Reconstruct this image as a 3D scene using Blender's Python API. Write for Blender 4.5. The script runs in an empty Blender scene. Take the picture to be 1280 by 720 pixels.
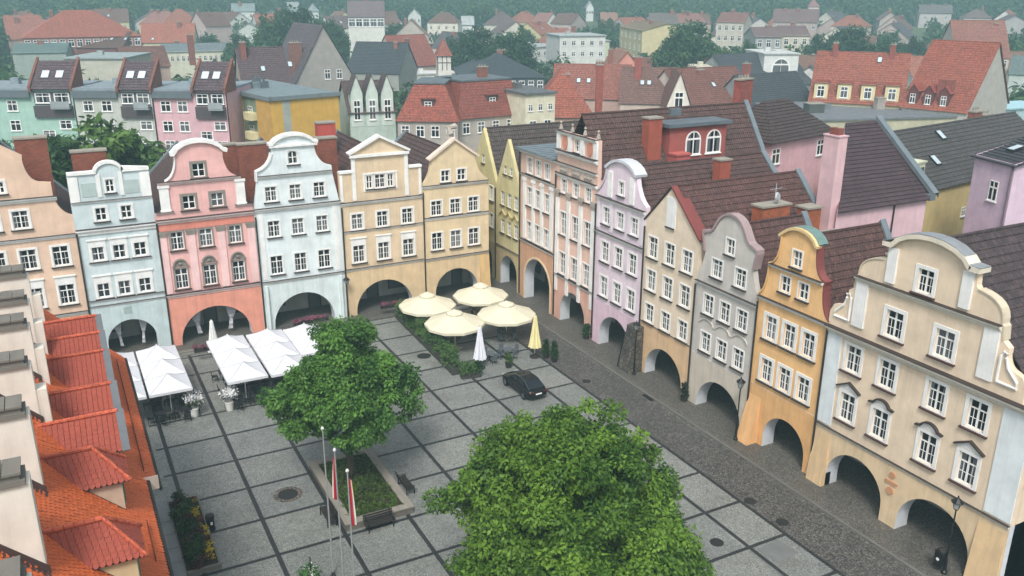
import bpy, bmesh, math, random
import numpy as np
from mathutils import Vector, Matrix
from mathutils.geometry import tessellate_polygon
R = math.radians
random.seed(7); RNG = np.random.default_rng(7)
SC = bpy.context.scene
COL = SC.collection

# ------------------------------------------------------------------ camera
CAM_Z = 30.0
FPX, PITCH, ROLL, YAW = 1097.53, 0.3314171, 0.00421450, 0.4855644
cy, sy, cp, sp = math.cos(YAW), math.sin(YAW), math.cos(PITCH), math.sin(PITCH)
_f = Vector((sy*cp, cy*cp, -sp)); _r = Vector((cy, -sy, 0)); _u = _r.cross(_f)
_a = math.cos(ROLL)*_r + math.sin(ROLL)*_u
_b = -math.sin(ROLL)*_r + math.cos(ROLL)*_u
cam = bpy.data.objects.new('camera', bpy.data.cameras.new('camera')); COL.objects.link(cam)
cam.matrix_world = Matrix(((_a.x, _b.x, -_f.x, 0), (_a.y, _b.y, -_f.y, 0), (_a.z, _b.z, -_f.z, CAM_Z), (0, 0, 0, 1)))
cam.data.sensor_width = 36; cam.data.lens = 36*FPX/1280
cam.data.clip_start = 0.5; cam.data.clip_end = 6000
SC.camera = cam

# ------------------------------------------------------------------ light
SUN_EL, SUN_AZ = R(52), R(215)          # azimuth measured from +Y towards +X
w = bpy.data.worlds.new('World'); SC.world = w; w.use_nodes = True
nt = w.node_tree; nt.nodes.clear()
sky = nt.nodes.new('ShaderNodeTexSky'); sky.sky_type = 'NISHITA'; sky.sun_disc = False
sky.sun_elevation = SUN_EL; sky.sun_rotation = SUN_AZ
sky.air_density = 1.0; sky.dust_density = 4.0; sky.ozone_density = 1.0
hs = nt.nodes.new('ShaderNodeHueSaturation'); hs.inputs['Saturation'].default_value = 0.45   # cloud veil: greyer sky
bg = nt.nodes.new('ShaderNodeBackground'); bg.inputs['Strength'].default_value = 0.115
wo = nt.nodes.new('ShaderNodeOutputWorld')
nt.links.new(sky.outputs[0], hs.inputs['Color']); nt.links.new(hs.outputs[0], bg.inputs[0]); nt.links.new(bg.outputs[0], wo.inputs[0])
sd = bpy.data.lights.new('sun', 'SUN'); sd.energy = 1.5; sd.angle = R(14); sd.color = (1, .975, .94)
sun = bpy.data.objects.new('sun', sd); COL.objects.link(sun)
sun.rotation_euler = Vector((-math.sin(SUN_AZ)*math.cos(SUN_EL), -math.cos(SUN_AZ)*math.cos(SUN_EL), -math.sin(SUN_EL))).to_track_quat('-Z', 'Y').to_euler()
SC.view_settings.view_transform = 'Standard'; SC.view_settings.look = 'None'
SC.view_settings.exposure = 0.9; SC.view_settings.gamma = 1
SC.cycles.use_denoising = True
SC.cycles.max_bounces = 5; SC.cycles.diffuse_bounces = 3; SC.cycles.glossy_bounces = 2; SC.cycles.transmission_bounces = 2
SC.cycles.volume_bounces = 0; SC.cycles.transparent_max_bounces = 4

# ------------------------------------------------------------------ siting helpers
def ray(x, y): return (x-640)/FPX*_a - (y-360)/FPX*_b + _f
def G(x, y, z=0.0):
    d = ray(x, y); t = (z-CAM_Z)/d.z
    return Vector((d.x*t, d.y*t, z))
def terrain(x, y):
    t = max(0.0, math.hypot(x, y)-230)
    return 0.02*t + 0.00009*t*t
def hit(x, y, h=0.0):
    """the place whose point h above the terrain is seen along this direction"""
    d = ray(x, y); t = 20.0
    while t < 2500:
        p = d*t
        if CAM_Z+p.z <= terrain(p.x, p.y)+h: break
        t += 0.5
    return Vector((p.x, p.y, terrain(p.x, p.y)+h))
def project(P):
    d = Vector(P)-Vector((0, 0, CAM_Z)); z = d.dot(_f)
    return 640+FPX*d.dot(_a)/z, 360-FPX*d.dot(_b)/z, z

# ------------------------------------------------------------------ materials
def rgb(h):
    c = [int(h[i:i+2], 16)/255 for i in (0, 2, 4)]
    return tuple(((v+.055)/1.055)**2.4 if v > .04045 else v/12.92 for v in c)
MATS = {}
def new_mat(name):
    m = bpy.data.materials.new(name); m.use_nodes = True
    n = m.node_tree.nodes; n.clear()
    out = n.new('ShaderNodeOutputMaterial'); b = n.new('ShaderNodeBsdfPrincipled')
    m.node_tree.links.new(b.outputs[0], out.inputs[0])
    return m, m.node_tree, b
def uvnode(t, scale=(1, 1, 1)):
    u = t.nodes.new('ShaderNodeUVMap'); mp = t.nodes.new('ShaderNodeMapping'); mp.inputs['Scale'].default_value = scale
    t.links.new(u.outputs[0], mp.inputs[0]); return mp.outputs[0]
def objnode(t, scale=(1, 1, 1)):
    u = t.nodes.new('ShaderNodeTexCoord'); mp = t.nodes.new('ShaderNodeMapping'); mp.inputs['Scale'].default_value = scale
    t.links.new(u.outputs['Object'], mp.inputs[0]); return mp.outputs[0]
def noise(t, vec, scale, detail=4, rough=.6):
    n = t.nodes.new('ShaderNodeTexNoise'); n.inputs['Scale'].default_value = scale; n.inputs['Detail'].default_value = detail
    n.inputs['Roughness'].default_value = rough
    t.links.new(vec, n.inputs['Vector']); return n.outputs['Fac']
def ramp(t, fac, stops):
    r = t.nodes.new('ShaderNodeValToRGB'); e = r.color_ramp.elements
    while len(e) < len(stops): e.new(0.5)
    for k, (p, c) in enumerate(stops): e[k].position = p; e[k].color = (*c, 1) if len(c) == 3 else c
    t.links.new(fac, r.inputs[0]); return r.outputs[0]
def mixc(t, fac, a, b, mode='MIX'):
    m = t.nodes.new('ShaderNodeMix'); m.data_type = 'RGBA'; m.blend_type = mode
    for s, v in ((m.inputs[0], fac), (m.inputs[6], a), (m.inputs[7], b)):
        if isinstance(v, (int, float)): s.default_value = v
        elif isinstance(v, tuple): s.default_value = (*v, 1)
        else: t.links.new(v, s)
    return m.outputs[2]
def bump(t, b, h, dist=.02, strength=1):
    n = t.nodes.new('ShaderNodeBump'); n.inputs['Distance'].default_value = dist; n.inputs['Strength'].default_value = strength
    t.links.new(h, n.inputs['Height']); t.links.new(n.outputs[0], b.inputs['Normal'])
def sc3(c, k): return tuple(min(1, v*k) for v in c)
def plaster(hexc, dirt=.5):
    key = ('pl', hexc, dirt)
    if key in MATS: return MATS[key]
    c = rgb(hexc); m, t, b = new_mat('plaster_'+hexc); v = uvnode(t)
    n1 = noise(t, v, .7, 5); n2 = noise(t, uvnode(t, (2.2, .16, 1)), 1.0, 6, .7); n3 = noise(t, v, 9, 3)
    base = ramp(t, n1, [(.3, sc3(c, .84)), (.7, sc3(c, 1.08))])
    stain = ramp(t, n2, [(.47, (0, 0, 0)), (.74, (dirt*.75,)*3)])
    col = mixc(t, stain, base, tuple(x*.55+.02 for x in c))
    t.links.new(col, b.inputs['Base Color']); b.inputs['Roughness'].default_value = .92; b.inputs['Specular IOR Level'].default_value = .2
    bump(t, b, n3, .006, .6); MATS[key] = m; return m
def tiles(hexc, col_w=.24, var=.35, moss=.3, course=0):
    key = ('ti', hexc, col_w, moss, course)
    if key in MATS: return MATS[key]
    c = rgb(hexc); m, t, b = new_mat('roof_tile_'+hexc); v = uvnode(t)
    br = t.nodes.new('ShaderNodeTexBrick'); br.inputs['Scale'].default_value = 1; br.inputs['Brick Width'].default_value = col_w
    br.inputs['Row Height'].default_value = course or col_w*1.4; br.inputs['Mortar Size'].default_value = .018
    br.inputs['Color1'].default_value = (*sc3(c, 1+var), 1); br.inputs['Color2'].default_value = (*sc3(c, 1-var), 1); br.inputs['Mortar'].default_value = (*sc3(c, .45), 1)
    br.inputs['Bias'].default_value = 0.0
    t.links.new(v, br.inputs['Vector'])
    n1 = noise(t, v, .45, 6, .7)
    mo = ramp(t, n1, [(.5, (0, 0, 0)), (.72, (moss,)*3)])
    col = mixc(t, mo, br.outputs['Color'], tuple(x*.35+.012 for x in c))
    n2 = noise(t, v, 3.1, 3)
    col = mixc(t, .5, col, ramp(t, n2, [(.3, (.72,)*3), (.7, (1.0,)*3)]), 'MULTIPLY')
    t.links.new(col, b.inputs['Base Color']); b.inputs['Roughness'].default_value = .7
    wv = t.nodes.new('ShaderNodeTexWave'); wv.inputs['Scale'].default_value = .314/col_w; wv.bands_direction = 'X'; t.links.new(v, wv.inputs['Vector'])
    bump(t, b, wv.outputs['Fac'], .03, .7); MATS[key] = m; return m
def tile_plain(hexc, var=.16):
    key = ('tp', hexc)
    if key in MATS: return MATS[key]
    c = rgb(hexc); m, t, b = new_mat('clay_tile_'+hexc); v = uvnode(t)
    n1 = noise(t, v, 6.5, 2); n2 = noise(t, v, .5, 6, .7); n3 = noise(t, v, 28, 2)
    col = ramp(t, n1, [(.3, sc3(c, 1-var)), (.7, sc3(c, 1+var))])
    col = mixc(t, ramp(t, n2, [(.52, (0, 0, 0)), (.75, (.4,)*3)]), col, (c[0]*.45, c[1]*.5, c[2]*.6))
    t.links.new(col, b.inputs['Base Color']); b.inputs['Roughness'].default_value = .75; bump(t, b, n3, .004, .5)
    MATS[key] = m; return m
def brickm(hexc='8a3f2a', mortar='9a8674', s=1.0):
    key = ('br', hexc, s)
    if key in MATS: return MATS[key]
    c = rgb(hexc); m, t, b = new_mat('brick_'+hexc); v = uvnode(t)
    br = t.nodes.new('ShaderNodeTexBrick'); br.inputs['Scale'].default_value = 1/s; br.inputs['Brick Width'].default_value = .27
    br.inputs['Row Height'].default_value = .09; br.inputs['Mortar Size'].default_value = .01
    br.inputs['Color1'].default_value = (*sc3(c, 1.25), 1); br.inputs['Color2'].default_value = (*sc3(c, .7), 1); br.inputs['Mortar'].default_value = (*sc3(rgb(mortar), .6), 1)
    t.links.new(v, br.inputs['Vector'])
    n = noise(t, v, .9, 5)
    col = mixc(t, ramp(t, n, [(.5, (0, 0, 0)), (.75, (.5,)*3)]), br.outputs['Color'], sc3(c, .4))
    t.links.new(col, b.inputs['Base Color']); b.inputs['Roughness'].default_value = .9
    bump(t, b, br.outputs['Fac'], -.01); MATS[key] = m; return m
def flat(hexc, rough=.7, metal=0, var=.12, spec=.4, name=None):
    key = ('f', hexc, rough, metal, var)
    if key in MATS: return MATS[key]
    c = rgb(hexc); m, t, b = new_mat((name or 'paint')+'_'+hexc)
    n = noise(t, objnode(t), 1.3, 5)
    t.links.new(ramp(t, n, [(.3, sc3(c, 1-var)), (.7, sc3(c, 1+var))]), b.inputs['Base Color'])
    b.inputs['Roughness'].default_value = rough; b.inputs['Metallic'].default_value = metal; b.inputs['Specular IOR Level'].default_value = spec
    MATS[key] = m; return m
def glassm(hexc='0b0e12', rough=.12):
    key = ('gl', hexc, rough)
    if key in MATS: return MATS[key]
    c = rgb(hexc); m, t, b = new_mat('window_glass_'+hexc)
    n = noise(t, objnode(t), .35, 2)
    # some panes have pale curtains drawn to the sides, each window its own
    oi = t.nodes.new('ShaderNodeObjectInfo'); sx = t.nodes.new('ShaderNodeSeparateXYZ'); t.links.new(objnode(t), sx.inputs[0])
    ab = t.nodes.new('ShaderNodeMath'); ab.operation = 'ABSOLUTE'; t.links.new(sx.outputs[0], ab.inputs[0])
    th = t.nodes.new('ShaderNodeMapRange'); t.links.new(oi.outputs['Random'], th.inputs[0]); th.inputs[3].default_value = .02; th.inputs[4].default_value = .75
    gt = t.nodes.new('ShaderNodeMath'); gt.operation = 'GREATER_THAN'; t.links.new(ab.outputs[0], gt.inputs[0]); t.links.new(th.outputs[0], gt.inputs[1])
    wv = t.nodes.new('ShaderNodeTexWave'); wv.inputs['Scale'].default_value = 3.5; wv.inputs['Distortion'].default_value = 1.5; t.links.new(objnode(t), wv.inputs['Vector'])
    cur = ramp(t, wv.outputs['Fac'], [(0, (.05, .055, .06)), (1, (.16, .165, .17))])
    col = mixc(t, gt.outputs[0], ramp(t, n, [(.35, c), (.7, sc3(c, 3.0))]), cur)
    t.links.new(col, b.inputs['Base Color'])
    b.inputs['Roughness'].default_value = rough; b.inputs['Specular IOR Level'].default_value = .6
    MATS[key] = m; return m
def leafm(hexa, hexb, trans=.3, name='leaves'):
    key = ('lf', hexa, hexb)
    if key in MATS: return MATS[key]
    m, t, b = new_mat(name+'_'+hexa)
    at = t.nodes.new('ShaderNodeAttribute'); at.attribute_name = 'tint'
    col = ramp(t, at.outputs['Fac'], [(0, rgb(hexa)), (1, rgb(hexb))])
    t.links.new(col, b.inputs['Base Color']); b.inputs['Roughness'].default_value = .55; b.inputs['Specular IOR Level'].default_value = .3
    tr = t.nodes.new('ShaderNodeBsdfTranslucent'); mx = t.nodes.new('ShaderNodeMixShader'); mx.inputs[0].default_value = trans
    t.links.new(col, tr.inputs[0]); t.links.new(b.outputs[0], mx.inputs[1]); t.links.new(tr.outputs[0], mx.inputs[2])
    t.links.new(mx.outputs[0], [n for n in t.nodes if n.type == 'OUTPUT_MATERIAL'][0].inputs[0])
    MATS[key] = m; return m
def setts(name, ca, cb, joint, w_=.11, var=1.0, bd=.012):
    m, t, b = new_mat(name); v = uvnode(t)
    vo = t.nodes.new('ShaderNodeTexVoronoi'); vo.feature = 'F1'; vo.inputs['Scale'].default_value = 1/w_; vo.inputs['Randomness'].default_value = .75
    t.links.new(v, vo.inputs['Vector'])
    ve = t.nodes.new('ShaderNodeTexVoronoi'); ve.feature = 'DISTANCE_TO_EDGE'; ve.inputs['Scale'].default_value = 1/w_; ve.inputs['Randomness'].default_value = .75
    t.links.new(v, ve.inputs['Vector'])
    sep = t.nodes.new('ShaderNodeSeparateColor'); t.links.new(vo.outputs['Color'], sep.inputs[0])
    stone = ramp(t, sep.outputs[0], [(0, ca), (1, cb)])
    col = mixc(t, ramp(t, ve.outputs['Distance'], [(.03, (1, 1, 1)), (.12, (0, 0, 0))]), stone, joint)
    n1 = noise(t, v, .35, 6, .65)
    col = mixc(t, .8, col, ramp(t, n1, [(.3, (.66,)*3), (.7, (1.0,)*3)]), 'MULTIPLY')
    n2 = noise(t, v, 2.2, 4, .6)
    col = mixc(t, .5, col, ramp(t, n2, [(.35, (.75,)*3), (.65, (1.0,)*3)]), 'MULTIPLY')
    t.links.new(col, b.inputs['Base Color']); b.inputs['Roughness'].default_value = .62
    bump(t, b, ve.outputs['Distance'], bd, .8); return m

M_WHITE = flat('e6e6e2', .6, var=.05, name='white_paint')
M_TRIM = plaster('e9e8e4', .35)
M_GLASS = glassm()
M_DARK = flat('2a2624', .6, name='dark_metal')
M_FLASH = flat('3a302c', .7, name='sheet_flashing')
M_BLACK = flat('121314', .45, name='black_metal')
M_ZINC = flat('7d878c', .55, .4, name='zinc_sheet')
M_STONE = plaster('9a9488', .8)

# ------------------------------------------------------------------ mesh helper
class MB:
    def __init__(s): s.v = []; s.f = []; s.m = []
    def poly(s, pts, mi=0):
        i = len(s.v); s.v += [tuple(p) for p in pts]; s.f.append(tuple(range(i, i+len(pts)))); s.m.append(mi)
    def box(s, x0, x1, y0, y1, z0, z1, mi=0, skip=''):
        V = [(x, y, z) for z in (z0, z1) for y in (y0, y1) for x in (x0, x1)]
        for k, q in (('b', (0, 2, 3, 1)), ('t', (4, 5, 7, 6)), ('f', (0, 1, 5, 4)), ('k', (2, 6, 7, 3)), ('l', (0, 4, 6, 2)), ('r', (1, 3, 7, 5))):
            if k not in skip: s.poly([V[i] for i in q], mi)
    def obox(s, c, ax, half, mi=0):
        c = Vector(c); A = [Vector(a).normalized()*h for a, h in zip(ax, half)]
        V = [c+A[0]*i+A[1]*j+A[2]*k for k in (-1, 1) for j in (-1, 1) for i in (-1, 1)]
        for q in ((0, 2, 3, 1), (4, 5, 7, 6), (0, 1, 5, 4), (2, 6, 7, 3), (0, 4, 6, 2), (1, 3, 7, 5)): s.poly([V[i] for i in q], mi)
    def tube(s, pts, rad, n=8, mi=0, cap=True):
        pts = [Vector(p) for p in pts]; rad = rad if isinstance(rad, (list, tuple)) else [rad]*len(pts)
        rings = []
        for k, p in enumerate(pts):
            d = (pts[min(k+1, len(pts)-1)]-pts[max(k-1, 0)]).normalized()
            a = d.orthogonal().normalized() if abs(d.z) < .95 else Vector((1, 0, 0))
            a = (a-d*a.dot(d)).normalized(); b = d.cross(a); i0 = len(s.v)
            for j in range(n):
                th = 2*math.pi*j/n; s.v.append(tuple(p+(a*math.cos(th)+b*math.sin(th))*rad[k]))
            rings.append(i0)
        for k in range(len(pts)-1):
            for j in range(n):
                s.f.append((rings[k]+j, rings[k]+(j+1) % n, rings[k+1]+(j+1) % n, rings[k+1]+j)); s.m.append(mi)
        if cap:
            s.f.append(tuple(rings[0]+j for j in reversed(range(n)))); s.m.append(mi)
            s.f.append(tuple(rings[-1]+j for j in range(n))); s.m.append(mi)
    def lathe(s, prof, c=(0, 0, 0), n=16, mi=0):
        s0 = len(s.v); c = Vector(c)
        for r, z in prof:
            for j in range(n):
                th = 2*math.pi*j/n; s.v.append((c.x+r*math.cos(th), c.y+r*math.sin(th), c.z+z))
        for k in range(len(prof)-1):
            for j in range(n):
                s.f.append((s0+k*n+j, s0+k*n+(j+1) % n, s0+(k+1)*n+(j+1) % n, s0+(k+1)*n+j)); s.m.append(mi)
    def extr(s, prof, x0, x1, mi=0, caps=True):
        """profile of (y, z) swept along x"""
        for k in range(len(prof)-1):
            (ya, za), (yb, zb) = prof[k], prof[k+1]
            s.poly([(x0, ya, za), (x1, ya, za), (x1, yb, zb), (x0, yb, zb)], mi)
        if caps:
            s.poly([(x0, y, z) for y, z in reversed(prof)], mi); s.poly([(x1, y, z) for y, z in prof], mi)
    def mesh(s, name, mats, uv=True, smooth=False):
        me = bpy.data.meshes.new(name); me.from_pydata(s.v, [], s.f)
        for m in (mats if isinstance(mats, (list, tuple)) else [mats]): me.materials.append(m)
        if any(s.m): me.polygons.foreach_set('material_index', s.m)
        if smooth: me.polygons.foreach_set('use_smooth', [True]*len(s.f))
        if uv: metric_uv(me)
        me.update(); return me
    def build(s, name, mats, parent=None, uv=True, smooth=False, loc=None):
        o = bpy.data.objects.new(name, s.mesh(name, mats, uv, smooth)); COL.objects.link(o)
        if parent: o.parent = parent
        if loc: o.location = loc
        return o
def metric_uv(me):
    l = me.uv_layers.new(name='UVMap'); data = np.zeros((len(me.loops), 2), np.float32); V = me.vertices
    for p in me.polygons:
        n = p.normal
        t = Vector((0, 0, 1)).cross(n)
        t = Vector((1, 0, 0)) if t.length < .02 else t.normalized()
        b = n.cross(t)
        for li in p.loop_indices:
            co = V[me.loops[li].vertex_index].co; data[li] = (co.dot(t), co.dot(b))
    l.data.foreach_set('uv', data.ravel())
def tag(o, label=None, cat=None, group=None, kind=None):
    if label: o['label'] = label
    if cat: o['category'] = cat
    if group: o['group'] = group
    if kind: o['kind'] = kind
    return o
def thing(name, label, cat, loc=(0, 0, 0), rz=0, group=None):
    o = bpy.data.objects.new(name, None); COL.objects.link(o); o.empty_display_size = .3
    o.location = loc; o.rotation_euler = (0, 0, rz); return tag(o, label, cat, group)
def place(name, me, parent, loc, rz=0, scale=None):
    o = bpy.data.objects.new(name, me); COL.objects.link(o); o.parent = parent; o.location = loc; o.rotation_euler = (0, 0, rz)
    if scale: o.scale = scale
    return o
def dup(o, loc=None, rz=None, label=None, parent=None, scale=None):
    c = o.copy(); COL.objects.link(c); c.parent = parent
    if loc is not None: c.location = loc
    if rz is not None: c.rotation_euler = (0, 0, rz)
    if label: c['label'] = label
    if scale: c.scale = scale
    for ch in o.children: dup(ch, parent=c)
    return c
def struct(name, mb, mat): return tag(mb.build(name, mat), kind='structure')
def bez(p0, p1, p2, p3, n=8):
    out = []
    for k in range(1, n+1):
        t = k/n; a = (1-t)
        out.append(tuple(a**3*p0[i]+3*a*a*t*p1[i]+3*a*t*t*p2[i]+t**3*p3[i] for i in (0, 1)))
    return out
def path(items):
    out = []
    for it in items:
        if it[0] == 'b': out += bez(out[-1], it[1], it[2], it[3])
        elif it[0] == 'a':                       # elliptic arc over the top to point p, rise h
            p0, p, h = out[-1], it[1], it[2]; cx = (p0[0]+p[0])/2; rx = (p[0]-p0[0])/2; n = 14
            for k in range(1, n+1):
                th = math.pi*(1-k/n); out.append((cx+rx*math.cos(th), p0[1]+(p[1]-p0[1])*k/n+h*math.sin(th)))
        else: out.append(tuple(it))
    return out
def sympath(c, right):
    """right half listed from the right foot up to the top centre; mirrored about u=c"""
    r = path([(it[0], (c+it[1][0], it[1][1]), (c+it[2][0], it[2][1]), (c+it[3][0], it[3][1])) if it[0] == 'b' else (c+it[0], it[1]) for it in right])
    l = [(2*c-u, z) for u, z in r]
    if abs(r[-1][0]-c) < 1e-6: l = l[:-1]
    return l + r[::-1]
def arch_pts(uc, hw, top, z0=0.0, n=18, rise=None):
    rise = rise if rise is not None else min(hw, top-z0-.35); sp_ = top-rise
    return [(uc-hw, z0)]+[(uc-hw*math.cos(math.pi*k/n), sp_+rise*math.sin(math.pi*k/n)) for k in range(n+1)]+[(uc+hw, z0)]
def area2(p): return sum(p[i][0]*p[(i+1) % len(p)][1]-p[(i+1) % len(p)][0]*p[i][1] for i in range(len(p)))/2
def slab(mb, outer, holes, y0, t, mi=0, mr=0, back=True):
    """flat wall in the u-z plane with openings; front towards -y"""
    if area2(outer) < 0: outer = outer[::-1]
    loops = [outer]+[h if area2(h) > 0 else h[::-1] for h in holes]
    flatp = [p for L in loops for p in L]
    tris = tessellate_polygon([[Vector((u, z, 0)) for u, z in L] for L in loops])
    for tr in tris:
        P = [flatp[i] for i in tr]
        if area2(P) < 0: P = P[::-1]
        mb.poly([(u, y0, z) for u, z in P], mi)
        if back: mb.poly([(u, y0+t, z) for u, z in P[::-1]], mi)
    for li, L in enumerate(loops):
        n = len(L)
        for k in range(n):
            a, b = L[k], L[(k+1) % n]
            q = [(a[0], y0, a[1]), (a[0], y0+t, a[1]), (b[0], y0+t, b[1]), (b[0], y0, b[1])]
            mb.poly(q if li == 0 else q[::-1], mr)
def coping(mb, pts, th, y0, y1, mi=0):
    """band that follows a gable outline, th thick, from y0 to y1"""
    n = len(pts); off = []
    for k in range(n):
        a = Vector(pts[max(k-1, 0)]); b = Vector(pts[min(k+1, n-1)]); d = (b-a)
        if d.length < 1e-6: d = Vector((1, 0))
        d.normalize(); nn = Vector((-d.y, d.x))
        if k not in (0, n-1):
            d1 = (Vector(pts[k])-a); d2 = (b-Vector(pts[k]))
            if d1.length > 1e-6 and d2.length > 1e-6:
                cs = max(.5, Vector((-d1.normalized().y, d1.normalized().x)).dot(nn)); nn = nn/cs
        off.append((pts[k][0]+nn.x*th, pts[k][1]+nn.y*th))
    for k in range(n-1):
        a, b, c, d = pts[k], pts[k+1], off[k+1], off[k]
        mb.poly([(a[0], y0, a[1]), (b[0], y0, b[1]), (c[0], y0, c[1]), (d[0], y0, d[1])], mi)
        mb.poly([(d[0], y0, d[1]), (c[0], y0, c[1]), (c[0], y1, c[1]), (d[0], y1, d[1])], mi)
        mb.poly([(a[0], y1, a[1]), (d[0], y1, d[1]), (c[0], y1, c[1]), (b[0], y1, b[1])], mi)
        mb.poly([(a[0], y0, a[1]), (a[0], y1, a[1]), (b[0], y1, b[1]), (b[0], y0, b[1])], mi)
    for p, o, s_ in ((pts[0], off[0], 1), (pts[-1], off[-1], -1)):
        q = [(p[0], y0, p[1]), (o[0], y0, o[1]), (o[0], y1, o[1]), (p[0], y1, p[1])]
        mb.poly(q if s_ > 0 else q[::-1], mi)
def courses(mb, e0, e1, r1, r0, step=.5, lip=.06, mi=0):
    """roof slope laid in real overlapping courses; e0-e1 eave, r0-r1 ridge (counter-clockwise seen from above)"""
    e0, e1, r0, r1 = (Vector(p) for p in (e0, e1, r0, r1))
    L = max((r0-e0).length, (r1-e1).length); n = max(2, round(L/step))
    nrm = (e1-e0).cross((r0+r1)/2-(e0+e1)/2).normalized()
    for k in range(n):
        a, b = k/n, (k+1)/n
        A0, A1 = e0.lerp(r0, a), e1.lerp(r1, a); B0, B1 = e0.lerp(r0, b), e1.lerp(r1, b)
        U0, U1 = A0+nrm*lip, A1+nrm*lip
        mb.poly([U0, U1, B1, B0] if (B1-B0).length > 1e-4 else [U0, U1, B1], mi)
        mb.poly([A0-nrm*.04, A1-nrm*.04, U1, U0], mi)
        mb.poly([A0-nrm*.04, U0, B0, B0-nrm*.04], mi); mb.poly([U1, A1-nrm*.04, B1-nrm*.04, B1], mi)
def scale_tiles(mb, e0, e1, r1, r0, w_=.2, h=.18, lift=.042, mi=0):
    """roof slope of single round-ended tiles, every tile its own tilted face"""
    e0, e1, r0, r1 = (Vector(p) for p in (e0, e1, r0, r1))
    ux = (e1-e0).normalized(); L = max((r0-e0).dot((r0-e0-ux*(r0-e0).dot(ux)).normalized()), .01)
    up = (r0-e0-ux*(r0-e0).dot(ux)).normalized(); nrm = ux.cross(up)
    poly2 = [Vector(((p-e0).dot(ux), (p-e0).dot(up))) for p in (e0, e1, r1, r0)]
    mb.poly([e0-nrm*.01, e1-nrm*.01, r1-nrm*.01, r0-nrm*.01] if (r1-r0).length > 1e-3 else [e0-nrm*.01, e1-nrm*.01, r1-nrm*.01], mi+1)
    rows = int(L/h)
    def span(v):
        xs = []
        for k in range(4):
            a, b = poly2[k], poly2[(k+1) % 4]
            if (a.y-v)*(b.y-v) < 0: xs.append(a.x+(b.x-a.x)*(v-a.y)/(b.y-a.y))
        return (min(xs), max(xs)) if len(xs) >= 2 else None
    for r in range(rows+1):
        v = r*h; s_ = span(min(v+h*.5, L-.01))
        if not s_: continue
        x = s_[0]-(w_*.5 if r % 2 else 0); 
        while x < s_[1]-.02:
            a, b = max(x+.006, s_[0]), min(x+w_-.006, s_[1])
            if b-a > .03:
                lf = lift*random.uniform(.8, 1.25)
                pts = [(a, v+h*.45, lf), (a+(b-a)*.22, v+h*.08, lf), (a+(b-a)*.5, v, lf), (a+(b-a)*.78, v+h*.08, lf), (b, v+h*.45, lf), (b, min(v+h*1.5, L+.02), .004), (a, min(v+h*1.5, L+.02), .004)]
                mb.poly([e0+ux*p+up*q+nrm*z for p, q, z in pts], mi)
            x += w_
# ================================================================== the setting
# ground: one terrain sheet, flat under the town and rising into the wooded hills behind it
def make_terrain():
    mb = MB(); rad = [0, 60, 140, 230]+[260+40*k for k in range(25)]
    ang = [math.radians(a) for a in range(-180, 181, 6)]
    V = []
    for r in rad:
        for a in ang[:-1]: V.append((r*math.sin(a), r*math.cos(a), terrain(r, 0)-.03))
    n = len(ang)-1; mb.v = V
    for i in range(len(rad)-1):
        for j in range(n):
            mb.f.append((i*n+j, i*n+(j+1) % n, (i+1)*n+(j+1) % n, (i+1)*n+j)[::-1]); mb.m.append(0)
    m, t, b = new_mat('meadow'); v = objnode(t)
    n1 = noise(t, v, .02, 8, .7)
    t.links.new(ramp(t, n1, [(.35, rgb('3b4a2c')), (.5, rgb('4c5a36')), (.62, rgb('5b5a4a')), (.7, rgb('454a38'))]), b.inputs['Base Color']); b.inputs['Roughness'].default_value = .95
    struct('ground', mb, m)
make_terrain()
M_COURT = setts('yard_paving', rgb('5d5a54'), rgb('77736b'), rgb('3a3835'), .2)
mb = MB(); mb.box(-40, 120, -10, 200, -.02, -.006); struct('town_ground', mb, M_COURT)
M_SETT = setts('granite_setts', rgb('868984'), rgb('a3a6a1'), rgb('676965'), .1)
def panel_tone(m):
    # every panel of setts was laid from its own batch of stone
    t = m.node_tree; b = [n for n in t.nodes if n.type == 'BSDF_PRINCIPLED'][0]; src = b.inputs['Base Color'].links[0].from_socket
    u = t.nodes.new('ShaderNodeUVMap'); sb = t.nodes.new('ShaderNodeVectorMath'); sb.operation = 'SUBTRACT'; sb.inputs[1].default_value = (3.927, 61.93, 0)
    dv = t.nodes.new('ShaderNodeVectorMath'); dv.operation = 'DIVIDE'; dv.inputs[1].default_value = (3.916, 3.859, 1)
    fl = t.nodes.new('ShaderNodeVectorMath'); fl.operation = 'FLOOR'; wn = t.nodes.new('ShaderNodeTexWhiteNoise'); wn.noise_dimensions = '2D'
    t.links.new(u.outputs[0], sb.inputs[0]); t.links.new(sb.outputs[0], dv.inputs[0]); t.links.new(dv.outputs[0], fl.inputs[0]); t.links.new(fl.outputs[0], wn.inputs['Vector'])
    c1 = mixc(t, 1.0, src, ramp(t, wn.outputs['Value'], [(0, (.86, .87, .88)), (1, (1.04, 1.03, 1.0))]), 'MULTIPLY')
    n = noise(t, uvnode(t), .22, 3, .5); st = ramp(t, n, [(.60, (0, 0, 0)), (.72, (.45,)*3)])
    t.links.new(mixc(t, st, c1, (.10, .088, .075)), b.inputs['Base Color'])
panel_tone(M_SETT)
M_BAND = setts('basalt_band', rgb('2b2c2d'), rgb('3d3e3f'), rgb('1d1d1e'), .11)
M_ROAD = setts('road_setts', rgb('51504d'), rgb('76736d'), rgb('353432'), .15)
M_WALK = setts('walk_setts', rgb('5e5b54'), rgb('7e7a71'), rgb('3d3b38'), .1)
GX0, GY0, CA, CB = 3.927, 61.93, 3.916, 3.859
EDGE = 34.4
mb = MB(); mb.poly([(1.0, 12, 0), (EDGE, 12, 0), (EDGE, 74.6, 0), (1.0, 74.6, 0)]); struct('plaza', mb, M_SETT)
mb = MB()
xs = [GX0+CA*i for i in range(7)]+[31.65, EDGE]
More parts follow.
